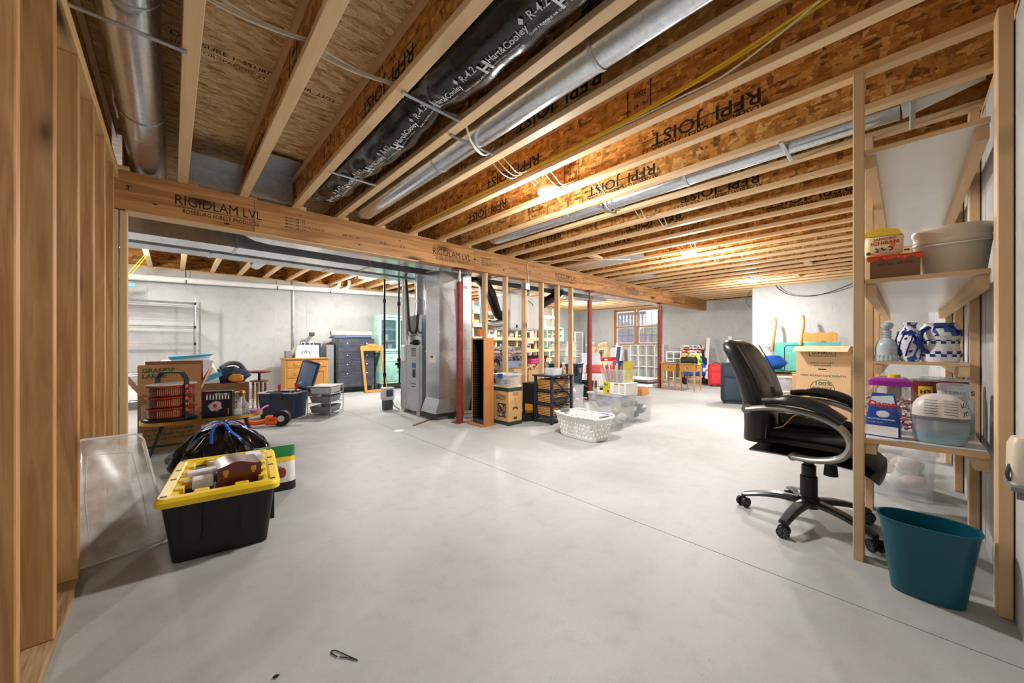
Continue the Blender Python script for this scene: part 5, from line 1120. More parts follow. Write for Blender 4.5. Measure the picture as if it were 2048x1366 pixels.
t=T('bucket','black plastic bucket behind the clear bins','bucket',(6.2,4.45,0)); MB().lathe([(.0005,.003),(.13,.003),(.16,.30),(.17,.30),(.17,.315),(.155,.315),(.125,.01),(.0005,.01)],22).build('body',BLK,t,True); MB().tube(catmull([(-.16,0,.29),(-.1,-.14,.2),(.1,-.14,.2),(.16,0,.29)],5),.004,5).build('bail',CHROME,t,True)
NT=NAVY
t=T('storage_tote','tall navy tote with black clips beyond the partition','tote',(5.72,4.58,0),0); m_=MB(); m_.taper(.25,.18,.29,.22,.003,.66,.03,4); m_.build('body',NAVY,t,True); MB().rbox(-.3,.3,-.23,.23,.662,.685,.01,2).build('lid',NAVY,t,True)
for x in (-.05,.05): MB().box(x-.015,x+.015,-.235,-.22,.45,.66).build('clip',BLK,t)
MB().box(.14,.2,-.224,-.215,.5,.6).build('sticker',P('sticker_mauve',(190,180,206),.5),t)
for i,(w,h,c_,lab) in enumerate(((.26,.12,CLRM,'wide clear tub at the bottom of the stack on the navy tote'),(.24,.10,P('mint_tub',(200,226,214),.5),'mint tub in the middle of the stack on the navy tote'),(.22,.09,WHITE,'white tub third in the stack on the navy tote'),(.25,.05,WHITEM,'shallow white tray on top of the tub stack'))):
    z=.686+(0,.145,.262,.37)[i]; t=T('plastic_tub',lab,'tub',(5.70,4.58,z),3*i,'tubs stacked on the navy tote'); m_=MB(); m_.tub(w*.85,.15,w,.17,0,h,.03,.003,4,rim=.01); m_.build('body',c_,t,True); MB().rbox(-w-.012,w+.012,-.185,.185,h+.008,h+.0165,.006,1).build('lid',WHITE,t,True)
# mint dresser-hutch and frame in far corner
fh=T('small_hutch','pale mint shelf hutch in the far corner beyond the partition','hutch',(9.35,8.20,0))
MB().box(-.02,.9,0,.5,0,.95).build('lower_case',MINT,fh); up=MB(); up.box(0,.03,.1,.5,.95,1.62); up.box(.87,.9,.1,.5,.95,1.62); up.box(0,.9,.1,.5,1.62,1.66); up.box(.03,.87,.47,.5,.95,1.62); up.build('upper_case',MINT,fh)
for z in (1.18,1.40): MB().box(.03,.87,.14,.47,z,z+.02).build('shelf',MINT,fh)
MB().box(-.04,.92,-.02,.52,.95,.975).build('counter',WHITEM,fh)
for x0,x1 in ((.02,.43),(.46,.87)): d_=MB().box(x0,x1,-.012,0,.08,.88,b=.004).build('door',MINTD,fh); MB().blob(((x0+x1)/2,-.02,.5),.015,.012,.015).build('knob',BRASS,d_)
t=T('window_sash','old pale green window sash leaning in the far corner','frame',(11.2,8.35,.0),0); MB().ring([(-.25,0),(.25,0),(.25,1.55),(-.25,1.55)],[(-.2,.06),(.2,.06),(.2,1.49),(-.2,1.49)],-.02,.02,'y').build('frame',WHITEM,t); MB().box(-.2,.2,-.004,.004,.06,1.49).build('pane',GLASS('sash_glass',(200,220,214),.3),t); MB().box(-.2,.2,-.015,.015,.7,.74).build('rail',WHITEM,t)
# kraft paper shapes, rolls, cube shelf, boards
for i,(y,lab) in enumerate(((7.9,'crumpled tall kraft paper bundle left of the window'),(7.38,'smooth tall kraft paper bundle right below the window edge'))):
    t=T('paper_bundle',lab,'paper',(11.45,y,0)); q=MB().grid(lambda u,v:(.10*math.sin(u*5+i+v*2)+.05*v,(-.17+.34*u)*(1-.25*math.sin(v*6+i)*v),1.02*v-.12*u*v),14,14).build('wrap',P('kraft_paper',(206,178,140),.9,bm=.3,bsc=6),t,True,angle=80); q.modifiers.new('thick','SOLIDIFY').thickness=.012; q=MB().grid(lambda u,v:(-.05+.14*math.sin(u*4)+.06*math.sin(v*5),-.14+.3*u,.86+.30*v*math.sin(.8+u*1.6)),10,8).build('folded_top',P('kraft_light',(222,200,166),.9),t,True,angle=80); q.modifiers.new('thick','SOLIDIFY').thickness=.01; MB().tube([(-.1,-.1,.6),(-.14,0,.62),(-.1,.12,.6)],.008,5).build('twine',CARDD,t)
t=T('white_roll','tall white cardboard roll standing under the window','roll',(11.3,6.85,0)); MB().cyl((0,0,0),(.12,0,1.12),.055,n=16).build('tube',WHITE,t,True); MB().cyl((.1195,0,1.118),(.1205,0,1.125),.04,n=14).build('core',LGREY,t,True)
t=T('foam_board','flat white board standing beside the white roll','board',(11.5,7.06,0)); MB().box(-.02,.02,-.12,.12,0,.95).build('sheet',LGREY,t); MB().box(-.024,-.02,-.12,-.09,0,.95).build('edge',WHITE,t)
t=T('navy_roll','navy and white rolled mat standing under the window','roll',(10.75,6.45,0)); MB().cyl((0,0,0),(.12,-.06,1.0),.09,n=18).build('outer',WHITE,t,True); MB().cyl((-.04,.03,.0),(.08,-.03,.98),.085,n=18).build('navy_layer',NAVY,t,True)
cu=T('cube_shelf','white open cube shelf standing at the far wall','shelf',(11.2,5.6,0))
for y in (-.55,-.275,0,.275,.55): MB().box(-.17,.17,y-.009,y+.009,0,1.05).build('upright',WHITEM,cu)
for z in (.0,.35,.70,1.035): MB().box(-.17,.17,-.55,.55,z,z+.016).build('shelf_board',WHITEM,cu)
MB().box(.16,.17,-.55,.55,0,1.05).build('back_panel',WHITE,cu)
for i,(x,y,rz,z,lab) in enumerate(((9.9,5.5,8,0,'bottom grey panel of the flat pile on the floor'),(9.9,5.5,3,.022,'brown edged panel second in the flat pile'),(9.88,5.45,-5,.044,'pale panel third in the flat pile'),(9.9,5.55,6,.066,'grey panel fourth in the flat pile'),(9.85,5.5,-2,.088,'white panel on top of the flat pile'))):
    t=T('flat_panel',lab,'panel',(x,y,z),rz,'flat panels piled on the floor'); MB().box(-.45,.45,-.8,.8,0,.018).build('board',(GREY,BROWNW,OFFW,LGREY,WHITE)[i],t); MB().box(-.452,-.45,-.8,.8,.002,.016).build('edge',(DGREY,CARDD,CARD,BROWNW,LGREY)[i],t)
t=T('traffic_cone','orange toy cone lying on the floor near the flat panels','cone',(7.75,4.85,0),30); MB().cyl((-.18,0,.09),(.14,0,.05),.085,.02,18).build('cone',P('red_orange',(224,70,36),.5),t,True); MB().box(-.2,-.18,-.1,.1,0,.2).build('base',ORANGE,t); MB().cyl((-.06,0,.076),(-.02,0,.071),.058,.049,18).build('white_band',WHITE,t,True)
t=T('baby_seat','white moulded seat with a coral red cushion beyond the red column','seat',(7.0,4.80,0),-45)
MB().rbox(-.24,.24,-.22,.24,.0,.42,.04,2).build('base',WHITEM,t,True); MB().rbox(-.22,.22,.14,.20,.42,.92,.03,2,mt=RX(-14,(0,.0,.0))).build('back',P('pale_lilac',(216,220,236),.5),t,True); MB().rbox(-.2,.2,-.18,.12,.42,.60,.05,3).build('cushion',P('coral_cushion',(222,96,96),.8),t,True); 
for sx in (-1,1): MB().rbox(sx*.24-.03,sx*.24+.03,-.2,.2,.42,.64,.025,2).build('arm',WHITE,t,True)
clearbin('frosted pink tinted bin beside the white moulded seat',(6.42,5.0,0),0,.36,.30,.5,WHITE,[P('rose',(226,190,196),.6)],CLRM,seed=23,n=6)
t=T('white_chest','small white chest of drawers under a red tool case','chest',(8.3,5.25,0),0); MB().box(-.25,.25,-.2,.2,0,.62,b=.005).build('case',WHITEM,t)
for k in range(3): q=MB().box(-.262,-.251,-.18,.18,.04+.19*k,.21+.19*k,b=.003).build('drawer',WHITE,t); MB().box(-.27,-.262,-.05,.05,.13+.19*k,.145+.19*k).build('pull',LGREY,q)
t=T('tool_case','red tool case lying on the small white chest','case',(8.3,5.25,.6215),5); MB().rbox(-.12,.12,-.18,.18,0,.11,.02,2).build('shell',RED,t,True); MB().box(-.125,-.118,-.04,.04,.03,.08).build('latch',WHITE,t); MB().tube([(-.12,-.05,.08),(-.15,-.05,.09),(-.15,.05,.09),(-.12,.05,.08)],.008,6).build('handle',BLK,t)
carton('white carton with a dark lid between the chest and the cube shelf',(9.3,6.2,0),0,.3,.34,.42,WHITE,tape=False)
carton('small slate box on the white carton by the cube shelf',(9.3,6.2,.4215),0,.2,.22,.14,P('slate_box',(70,84,100),.5),tape=False)
# two turned leg side tables
def side_table(label,loc,rz):
    t=T('side_table',label,'table',loc,rz,'golden side tables'); w,d=.47,.33
    MB().rbox(-w/2-.03,w/2+.03,-d/2-.02,d/2+.02,.61,.632,.006,2).build('top',OAKX,t,True); 
    for s in (-1,1): MB().box(-w/2+.01,w/2-.01,s*(d/2-.015)-.008,s*(d/2-.015)+.008,.44,.61).build('apron',GOLDOAK,t); MB().box(s*(w/2-.015)-.008,s*(w/2-.015)+.008,-d/2+.01,d/2-.01,.44,.61).build('apron',GOLDOAK,t)
    for sx in (-1,1):
        for sy in (-1,1): MB().lathe([(.012,0),(.017,.04),(.013,.06),(.024,.30),(.018,.33),(.026,.36),(.018,.39),(.024,.41),(.024,.44),(.024,.61)],12,(sx*(w/2-.02),sy*(d/2-.02),0)).build('leg',GOLDOAK,t,True)
    MB().blob((-w/2+.0,0,.53),.01,.014,.014).build('knob',BROWNW,t,True)
    return t
side_table('left of two golden side tables with slim turned legs',(8.75,3.80,0),4); side_table('right of two golden side tables, holding the folded blankets',(8.77,3.37,0),2)
t=T('blue_clipboard','flat blue folder on the left golden side table','folder',(8.7,3.78,.6335),12); MB().box(-.14,.14,-.10,.10,0,.02,b=.004).build('cover',BLUE,t); MB().box(-.13,.13,-.09,.09,.02,.03).build('papers',WHITE,t)
z=.6335
for i,(b_,cs,h,lab) in enumerate((((44,46,50),[(60,62,66)],.13,'dark grey folded bag at the bottom of the blanket pile'),((214,200,150),[(200,70,70),(80,140,90),(240,220,120)],.10,'bright plaid blanket above the dark bag'),((196,60,60),[(230,220,210),(60,60,70)],.07,'red plaid blanket in the middle of the pile'),((150,60,56),[(220,200,190),(40,60,70)],.05,'dark red tartan blanket second from the top'),((60,80,90),[(170,190,190),(210,210,200)],.05,'teal striped blanket on top of the pile'))):
    t=T('folded_blanket',lab,'blanket',(8.76+.01*i,3.355,z),3*i-5,'blankets on the golden side table'); MB().rbox(-.19,.19,-.17+.008*i,.17-.006*i,0,h,.03,3).build('fold',PRINT('plaid_%d'%i,b_,cs,18,.95,.4,stretch=(1,1,2)),t,True); MB().rbox(-.192,.18,-.172+.008*i,.16-.006*i,h*.42,h*.56,.004,1).build('fold_edge',PRINT('plaid_e%d'%i,cs[0],[b_],18,.95,.4),t); z+=h+.001
t=T('scarf','yellow and green scarf hanging off the blanket pile','scarf',(8.64,3.17,.66)); MB().tube(catmull([(0,0,.16),(-.03,-.03,.10),(-.02,-.05,.04),(-.04,-.04,-.06)],5),.035,8,flat=.4).build('yellow_part',P('scarf_yellow',(232,190,50),.9),t,True); MB().blob((0,-.05,.04),.05,.04,.06,10,8,.3,3,2).build('green_part',P('scarf_green',(40,160,130),.9),t,True)
# things along the far wall
t=T('white_rack','white wire organiser against the far wall behind the tables','organiser',(10.6,4.35,0)); 
for y in (-.4,-.2,0,.2,.4): MB().box(-.01,.01,y-.012,y+.012,0,.86).build('upright',WHITE,t)
for z_ in (.10,.48,.66,.85): MB().box(-.012,.012,-.41,.41,z_-.012,z_+.012).build('crossbar',WHITE,t)
t=T('plywood_panel','pale plywood panel leaning on the far wall','panel',(11.55,4.45,0)); MB().box(0,.02,-.35,.35,0,1.05,mt=RY(8)).build('sheet',P('pale_ply',(214,190,156),.7,var=.1),t); MB().box(-.002,0,-.01,.01,0,1.05,mt=RY(8)).build('seam',CARDD,t)
for i,(y,h,lab) in enumerate(((4.0,1.28,'white plank leaning on the far wall behind the blankets'),(3.42,1.32,'white plank leaning on the far wall behind the stroller'))):
    t=T('white_plank',lab,'plank',(11.5,y,0),group='white planks on the far wall'); MB().box(0,.03,-.05,.05,0,h,mt=RY(10)).build('board',WHITE,t); MB().box(.001,.029,-.045,.045,h,h+.003,mt=RY(10)).build('end_grain',LGREY,t)
sr=T('folding_wagon','folded blue and black wagon with a pull handle by the far wall','wagon',(10.25,3.85,0),-60)
MB().rbox(-.26,.26,-.14,.14,.22,.56,.05,3).build('blue_body',P('wagon_blue',(30,90,190),.8,bm=.3,bsc=10),sr,True); MB().rbox(-.3,.3,-.10,.12,.50,.72,.05,3).build('navy_canopy',P('wagon_navy',(30,44,66),.9),sr,True)
for x in (-.24,.24):
    for y in (-.16,.16): MB().cyl((x,y-.02,.085),(x,y+.02,.085),.085,n=18).build('wheel',BLK,sr,True)
for x in (-.24,.24): MB().tube([(x,0,.08),(x,0,.8)],.012,8).build('frame_tube',BLK,sr)
MB().tube([(.05,-.16,.5),(.08,-.2,.95)],.01,8).build('handle_shaft',BLK,sr); MB().tube([(.08+.06*math.cos(a),-.2,1.0+.045*math.sin(a)) for a in [2*PI*k/14 for k in range(14)]],.012,8,closed=True).build('handle_grip',BLK,sr,True); MB().box(.18,.30,-.15,.1,.35,.45).build('white_pouch',WHITE,sr)
t=T('black_chair_back','black padded stroller seat standing behind the wagon','seat',(10.8,3.95,0),-60); MB().rbox(-.16,.16,-.03,.03,.35,.93,.03,2).build('pad',NAVY,t,True); MB().tube(catmull([(-.17,0,.0),(-.18,0,.6),(-.12,0,.95),(.12,0,.95),(.18,0,.6),(.17,0,0)],5),.012,8).build('frame',WHITE,t,True)
def suitcase(label,loc,rz,w,d,h,mat,panel):
    t=T('suitcase',label,'suitcase',loc,rz); MB().rbox(-w/2,w/2,-d/2,d/2,.03,h,.035,3).build('shell',mat,t,True)
    MB().rbox(-w/2+.05,w/2-.05,-d/2-.012,-d/2+.01,.07,h*.62,.012,2).build('front_pocket',panel,t,True); MB().rbox(-w/2+.04,w/2-.04,-d/2-.008,-d/2+.01,h*.66,h-.06,.012,2).build('upper_pocket',panel,t,True)
    MB().tube(catmull([(-.08,0,h-.005),(-.06,0,h+.03),(.06,0,h+.03),(.08,0,h-.005)],4),.010,8).build('carry_handle',BLK,t,True)
    for sx in (-1,1): MB().cyl((sx*(w/2-.05),d/2-.02,.025),(sx*(w/2-.05)+.03,d/2-.02,.025),.025,n=12).build('wheel',BLK,t,True); MB().box(sx*(w/2-.05)-.015,sx*(w/2-.05)+.015,-d/2,-d/2+.03,0,.03).build('foot',BLK,t)
    return t
suitcase('red upright suitcase behind the navy suitcase',(10.12,3.27,0),-58,.34,.22,.56,P('red_canvas',(200,44,48),.8),P('red_canvas2',(214,60,62),.8))
t=suitcase('large navy suitcase left of the office chair',(7.44,2.06,0),-70,.50,.28,.73,P('navy_canvas',(40,50,62),.8),P('navy_canvas2',(54,66,80),.8)); MB().box(.02,.08,-.158,-.15,.62,.65).build('luggage_tag',WHITE,t)
# stack by the jutting wall
t=clearbin('pale clear bin under the flattened cartons by the jutting wall',(7.15,1.50,0),-70,.62,.42,.30,WHITE,PALE,CLRM,seed=31,n=8)
t=clearbin('second pale clear bin stacked under the flattened cartons',(7.17,1.50,.3285),-72,.60,.40,.20,WHITE,PALE,CLRM,seed=33,n=6)
t=T('flattened_cartons','flattened brown cartons lying on the pale clear bins','cartons',(7.25,1.50,.558),-70)
for k in range(3): MB().box(-.36+.02*k,.36-.01*k,-.24,.24,.008*k,.008*k+.006,mt=RZ(3*k)).build('sheet',(CARD,CARDL,CARDD)[k],t)
t=T('green_tarp','crumpled green tarp under the blue bag','tarp',(7.32,1.55,.583),-70); MB().blob((0,0,.03),.33,.2,.035,26,8,.5,4,6,zmin=0).build('tarp',P('tarp_green',(50,130,100),.5,var=.5,scale=20,bm=.5,bsc=20),t,True,angle=80)
MB().blob((.2,-.05,.012),.2,.1,.018,16,6,.4,4,3,zmin=0).build('mesh_net',P('net_tan',(190,176,140),.8),t,True)
t=T('blue_bag','bright blue plastic bag with an oval emblem on the green tarp','bag',(7.35,1.60,.651),-70); MB().blob((0,0,.105),.27,.14,.12,26,12,.22,2.4,7,pw=.7,zmin=0).build('sack',P('bag_blue',(34,100,200),.3,bm=.5,bsc=10,var=.2),t,True,angle=80)
MB().lathe([(.0005,0),(.035,.0),(.04,.003),(.0005,.004)],20,mt=basis((-.06,-.143,.085),(1,0,0),(0,.2,1.3))).build('oval_emblem',P('emblem_cream',(230,210,170),.5),t,True); MB().lathe([(.0005,0),(.022,0),(.0005,.003)],16,mt=basis((-.06,-.1495,.083),(1,0,0),(0,.2,1.5))).build('emblem_drop',NAVY,t,True); MB().box(-.22,.08,-.06,.1,.215,.225,mt=RY(-6)).build('silver_panel',P('silver_film',(196,200,196),.3),t)
hb=T('bed_frame','golden sleigh bed end wrapped in teal film against the jutting wall','bed frame',(9.45,1.45,0),-90)
# local x runs along the wall (towards -Y), y away from the wall
for x,zt in ((-.50,1.64),(-.02,1.66)):
    MB().tube(catmull([(x,.05,0),(x,.03,.5),(x+.0,.0,.9),(x+.03,.05,1.25),(x+.05,.10,1.5),(x+.03,.13,zt)],6),[.045]*10+[.04]*10+[.034]*11,8,flat=.6).build('scroll_post',GOLDOAK,hb,True)
MB().box(-.48,.60,.03,.07,.25,1.10).build('wrapped_panel',CLEAR('teal_film',(90,190,180),.75,.25,.2),hb)
MB().box(-.47,.59,.04,.06,.26,1.09).build('panel_board',OAK,hb)
cp=[(.02,1.12),(.55,1.12),(.55,1.28),(.48,1.31),(.40,1.28),(.30,1.30),(.28,1.33),(.26,1.30),(.16,1.28),(.08,1.31),(.02,1.28)]
MB().prism(cp,.02,.07,'y').build('carved_crest',GOLDOAK,hb)
t=T('white_sack','white plastic sack tied at the top by the teal wrapped panel','sack',(8.35,1.78,.0)); MB().box(-.2,.2,-.18,.18,0,.70,b=.01).build('stand',LGREY,t); MB().lathe([(.0005,.70),(.12,.705),(.13,.78),(.09,.90),(.03,.98),(.05,1.02),(.0005,1.03)],18).build('sack',P('white_film',(230,228,232),.35,bm=.4,bsc=14),t,True)
t=T('wire_easel','dark wire easel in front of the teal wrapped panel','easel',(8.55,1.42,0),-75); MB().tube([(-.14,0,0),(-.14,0,1.0),(-.11,0,1.04),(.11,0,1.04),(.14,0,1.0),(.14,0,0)],.008,6).build('wire',BLKM,t,True); MB().tube([(-.14,0,.4),(.14,0,.4)],.006,6).build('cross_wire',BLKM,t)
# big open moving carton
bc=T('moving_carton','tall open moving carton with green print beside the office chair','carton',(6.95,.78,0),-95)
bw,bd,bh=.60,.42,1.03
m_=MB(); m_.ring([(-bw/2,-bd/2),(bw/2,-bd/2),(bw/2,bd/2),(-bw/2,bd/2)],[(-bw/2+.005,-bd/2+.005),(bw/2-.005,-bd/2+.005),(bw/2-.005,bd/2-.005),(-bw/2+.005,bd/2-.005)],.003,bh,'z'); m_.box(-bw/2,bw/2,-bd/2,bd/2,0,.004); m_.build('body',CARDL,bc)
MB().box(-bw/2,bw/2,-.0025,.0025,0,.20,mt=Matrix.Translation((-.0,-bd/2,bh+.002))@Matrix.Rotation(math.radians(112),4,'X')).build('flap',P('flap_pale',(222,196,160),.8),bc)
MB().box(-bw/2,bw/2,-.0025,.0025,0,.20,mt=Matrix.Translation((0,bd/2,bh+.002))@Matrix.Rotation(math.radians(-118),4,'X')).build('flap',CARDL,bc)
MB().box(-.0025,.0025,-bd/2,bd/2,0,.20,mt=Matrix.Translation((bw/2,0,bh+.002))@Matrix.Rotation(math.radians(100),4,'Y')).build('flap',CARDL,bc)
m_=MB(); F0=-bd/2-.001
def ct(s,size,z,w,**k): put_text(m_,s,size,(-w/2,F0,z),(1,0,0),(0,0,1),width=w,bold=.02,**k)
ct('U-HAUL',.07,.915,.24);  ct('EASY-TO-LIFT',.03,.78,.26,shear=.2); ct('HANDLES',.03,.745,.19,shear=.2); ct('NEED BOXES? TAKE PLENTY!',.035,.60,.50,shear=.2); ct('100%',.075,.475,.18); ct('BUY-BACK',.055,.415,.22); ct('GUARANTEE',.045,.37,.22); ct("We'll Buy Back the Extras.",.035,.27,.46,shear=.2)
cc=[(.135*math.cos(a),.435+.12*math.sin(a)) for a in [2*PI*k/32 for k in range(32)]]; ci=[(.128*math.cos(a),.435+.113*math.sin(a)) for a in [2*PI*k/32 for k in range(32)]]; m_.build('green_lettering',GREENINK,bc); MB().ring(cc,ci,F0-.0003,F0,'y').build('seal_ring',GREENINK,bc); MB().ring([(-.15,.885),(.15,.885),(.15,1.0),(-.15,1.0)],[(-.143,.892),(.143,.892),(.143,.993),(-.143,.993)],F0-.0003,F0,'y').build('logo_frame',GREENINK,bc)
MB().box(-.14,.14,F0-.0004,F0+.0002,.895,.903).build('orange_stripe',ORANGE,bc); MB().box(-.045,.045,F0-.0004,F0+.0002,.695,.712).build('hand_hole',P('hole_dark',(40,26,20),.9),bc)
q=MB(); put_text(q,'U-HAUL',.06,(bw/2+.001,-.15,.93),(0,1,0),(0,0,1),bold=.02); [put_text(q,s,.03,(bw/2+.001,-.14,.78-.05*k),(0,1,0),(0,0,1),bold=.02) for k,s in enumerate(('WARDROBE','BOX','MOVE','STORE'))]; q.build('side_lettering',GREENINK,bc)
carton('leaning flattened carton with green print beside the tall moving carton',(6.95,1.145,.0),-80,.06,.24,.60,CARDL,tape=False)
# ================================================================ OFFICE CHAIR
LEA=P('black_leather',(26,26,28),.38,var=.2,bm=.15,bsc=120,spec=.5); MESH=P('black_mesh',(16,16,17),.7,bm=.3,bsc=200); CGREY=P('chair_grey',(150,148,144),.3,.4)
oc=T('office_chair','black leather office chair with looped grey arms near the storage shelf','chair',(2.768,.389,0),-94)
for k in range(5):
    a=math.radians(72*k+47); u=Vector((math.cos(a),math.sin(a),0)); q=MB(); lp=[]
    for t_ in range(7):
        s_=t_/6; r_=.04+.29*s_; w=.036-.012*s_; h=.03-.008*s_; z=.125-.045*s_-.015*math.sin(s_*PI)*-1; n_=Vector((-u.y,u.x,0))
        lp.append([tuple(u*r_+n_*w*sx+Vector((0,0,z+h*sz*.5))) for sx,sz in ((-1,-1),(1,-1),(1,.2),(.6,1),(-.6,1),(-1,.2))])
    q.loft(lp); l_=q.build('base_leg',P('graphite',(72,72,74),.3,.5),oc,True)
    q=MB(); e=u*.33; b=a+.7+k*.9; ax=Vector((math.cos(b),math.sin(b),0))
    for s in (-1,1): q.cyl(tuple(e+ax*(.012*s)+Vector((0,0,.031))),tuple(e+ax*(.028*s)+Vector((0,0,.031))),.031,n=18)
    q.cyl(tuple(e+ax*-.012+Vector((0,0,.031))),tuple(e+ax*.012+Vector((0,0,.031))),.012); q.cyl(tuple(e+Vector((0,0,.031))),tuple(e+Vector((0,0,.08))),.012)
    c_=q.build('caster',BLK,l_,True); q=MB()
    for s in (-1,1):
        for j in range(10):
            th=2*PI*j/10; pz=Vector((0,0,1)); pn=Vector((-ax.y,ax.x,0)); p0=e+ax*(.0288*s)+Vector((0,0,.031)); d_=pn*math.cos(th)+pz*math.sin(th); q.tube([tuple(p0+d_*.008),tuple(p0+d_*.027)],.0016,4)
    q.build('wheel_spokes',GREY,c_)
m_=MB(); m_.lathe([(.05,.09),(.055,.11),(.05,.15),(.042,.155),(.042,.27),(.035,.275),(.035,.335),(.026,.34),(.026,.40),(.0005,.40)],20); m_.build('gas_column',BLK,oc,True)
MB().box(-.13,.13,-.09,.09,.385,.425,b=.01).build('tilt_mechanism',BLK,oc); MB().tube([(-.05,.09,.40),(-.06,.17,.395),(-.08,.20,.36),(-.085,.205,.33)],.006,6).build('lever',BLK,oc,True); MB().cyl((.10,.0,.30),(.10,.0,.385),.034,.026,16).build('tension_knob',BLK,oc,True)
m_=MB(); lp=[]
for j in range(15):
    t_=j/14; x=-.25+.56*t_; zt=.505+.012*math.sin(PI*t_)-(.07*((t_-.72)/.28)**2 if t_>.72 else 0); hw=.245-.03*abs(t_-.5)*2-(.03*((t_-.85)/.15) if t_>.85 else 0); th=.125 if t_<.85 else .11
    lp.append([(x,y*hw,z) for y,z in [(math.cos(a)*1.0 if abs(math.cos(a))<1 else 1,zt-th/2+th/2*math.copysign(abs(math.sin(a))**.6,math.sin(a))) for a in [2*PI*i/20 for i in range(20)]]])
m_.loft(lp); m_.build('seat',LEA,oc,True,angle=60)
m_=MB(); m_.rbox(-.16,.20,-.17,.17,.495,.535,.022,3); m_.build('seat_cushion',MESH,oc,True)
# backrest swept back with rolled edge
def bkp(y,t_,off):   # t_ 0..1 up
    z=.46+.62*t_; x=-.235-.06*t_-.10*t_*t_+.03*math.sin(PI*t_*1.1); return Vector((x+off-.05*(y/.26)**2*-1.0*.6,y,z))
lp=[]; m_=MB()
for j in range(21):
    t_=j/20; hw=.205+.04*math.sin(PI*min(1,t_*1.15))-.01*t_-(.09*((t_-.88)/.12)**2 if t_>.88 else 0); th=(.085-.015*t_)*(1 if t_<.92 else (1-.55*((t_-.92)/.08)**2)); row=[]
    for i in range(24):
        a=2*PI*i/24; row.append(tuple(bkp(hw*math.copysign(abs(math.cos(a))**.75,math.cos(a)),t_,th*math.copysign(abs(math.sin(a))**.8,math.sin(a)))))
    lp.append(row)
m_.loft(lp); m_.build('backrest',LEA,oc,True,angle=70)
m_=MB(); lp=[]
for j in range(9):
    t_=.55+.4*j/8; hw=.14*math.sin(PI*(j+.6)/9.2)**.5; lp.append([tuple(bkp(hw*math.cos(a),t_,.045+.035*max(0,math.sin(a)))) for a in [2*PI*i/16 for i in range(16)]])
m_.loft(lp); m_.build('headrest_pad',LEA,oc,True,angle=70)
m_=MB(); lp=[]
for j in range(9):
    t_=.06+.46*j/8; hw=.17*math.sin(PI*(j+.6)/9.2)**.4; lp.append([tuple(bkp(hw*math.cos(a),t_,.045+.035*max(0,math.sin(a)))) for a in [2*PI*i/16 for i in range(16)]])
m_.loft(lp); m_.build('lumbar_pad',MESH,oc,True,angle=70)
for s in (-1,1): MB().tube([tuple(bkp(s*.19,t_,.052)) for t_ in [.04+.9*k/16 for k in range(17)]],.004,5).build('seam_piping',CGREY if False else P('piping_light',(96,96,98),.5),oc,True)
for s in (-1,1):
    y=s*.27
    pts=catmull([(-.235,y*.98,.665),(-.10,y,.690),(.06,y*1.03,.680),(.18,y*1.04,.63),(.225,y*1.04,.55),(.19,y*1.02,.475),(.09,y*.95,.435),(-.02,y*.85,.425)],6)
    a_=MB().tube(pts,.031,10,flat=.55).build('arm_loop',CGREY,oc,True)
    MB().tube(catmull([(-.15,y,.725),(-.02,y*1.02,.742),(.10,y*1.04,.722),(.20,y*1.05,.66)],6),[.032]*5+[.044]*9+[.036]*5,10,flat=.7).build('arm_pad',LEA,a_,True)
    MB().cyl((-.235,y*1.06,.665),(-.235,y*.9,.665),.026,n=14).build('arm_bolt',CGREY,a_,True); MB().cyl((-.02,y*.93,.425),(-.02,y*.75,.425),.02,n=12).build('lower_bolt',CGREY,a_,True)
def shoe(label,loc,rz):
    t=T('shoe',label,'shoe',loc,rz,'sneakers on the office chair'); m_=MB(); lp=[]
    for j in range(12):
        s_=j/11; x=-.13+.27*s_; w=.034+.014*math.sin(PI*(s_*.9+.15))+(0 if s_<.92 else -.025); h=.085-.045*max(0,(s_-.3)/.7)**.8 if s_<.94 else .026
        lp.append([(x,w*math.cos(a),.012+max(0,h)*(.5+.5*math.sin(a))) for a in [2*PI*i/14 for i in range(14)]])
    m_.loft(lp); m_.build('upper',BLK,t,True,angle=60); m_=MB(); m_.loft([[(p[0]*1.02-.13*0+(.0),p[1]*1.05,z) for p in [(-.135,-.03),(-.13,.03),(0,.045),(.1,.048),(.145,.02),(.145,-.02),(.1,-.048),(0,-.045)]] for z in (0,.016)]); m_.build('sole',BLKM,t)
    m_=MB()
    for k in range(3): m_.tube(catmull([(.01+.025*k,-.03,.085-.012*k),(.02+.025*k,0,.098-.012*k),(.01+.025*k,.03,.085-.012*k)],4),.004,5)
    for s in (-1,1): m_.tube(catmull([(.0,0,.10),(-.03,s*.04,.125),(-.01,s*.07,.09),(.02,s*.01,.10)],5),.0035,5)
    m_.tube(catmull([(0,0,.10),(-.07,-.05,.09),(-.12,-.06,.03),(-.17,-.07,.012)],5),.0035,5); m_.build('laces',P('tan_laces',(206,166,130),.8),t,True)
shoe('black sneaker with tan laces nearest on the office chair seat',(2.76,.40,.5365),-70); shoe('black sneaker farther back on the office chair seat',(2.90,.33,.5365),-75)
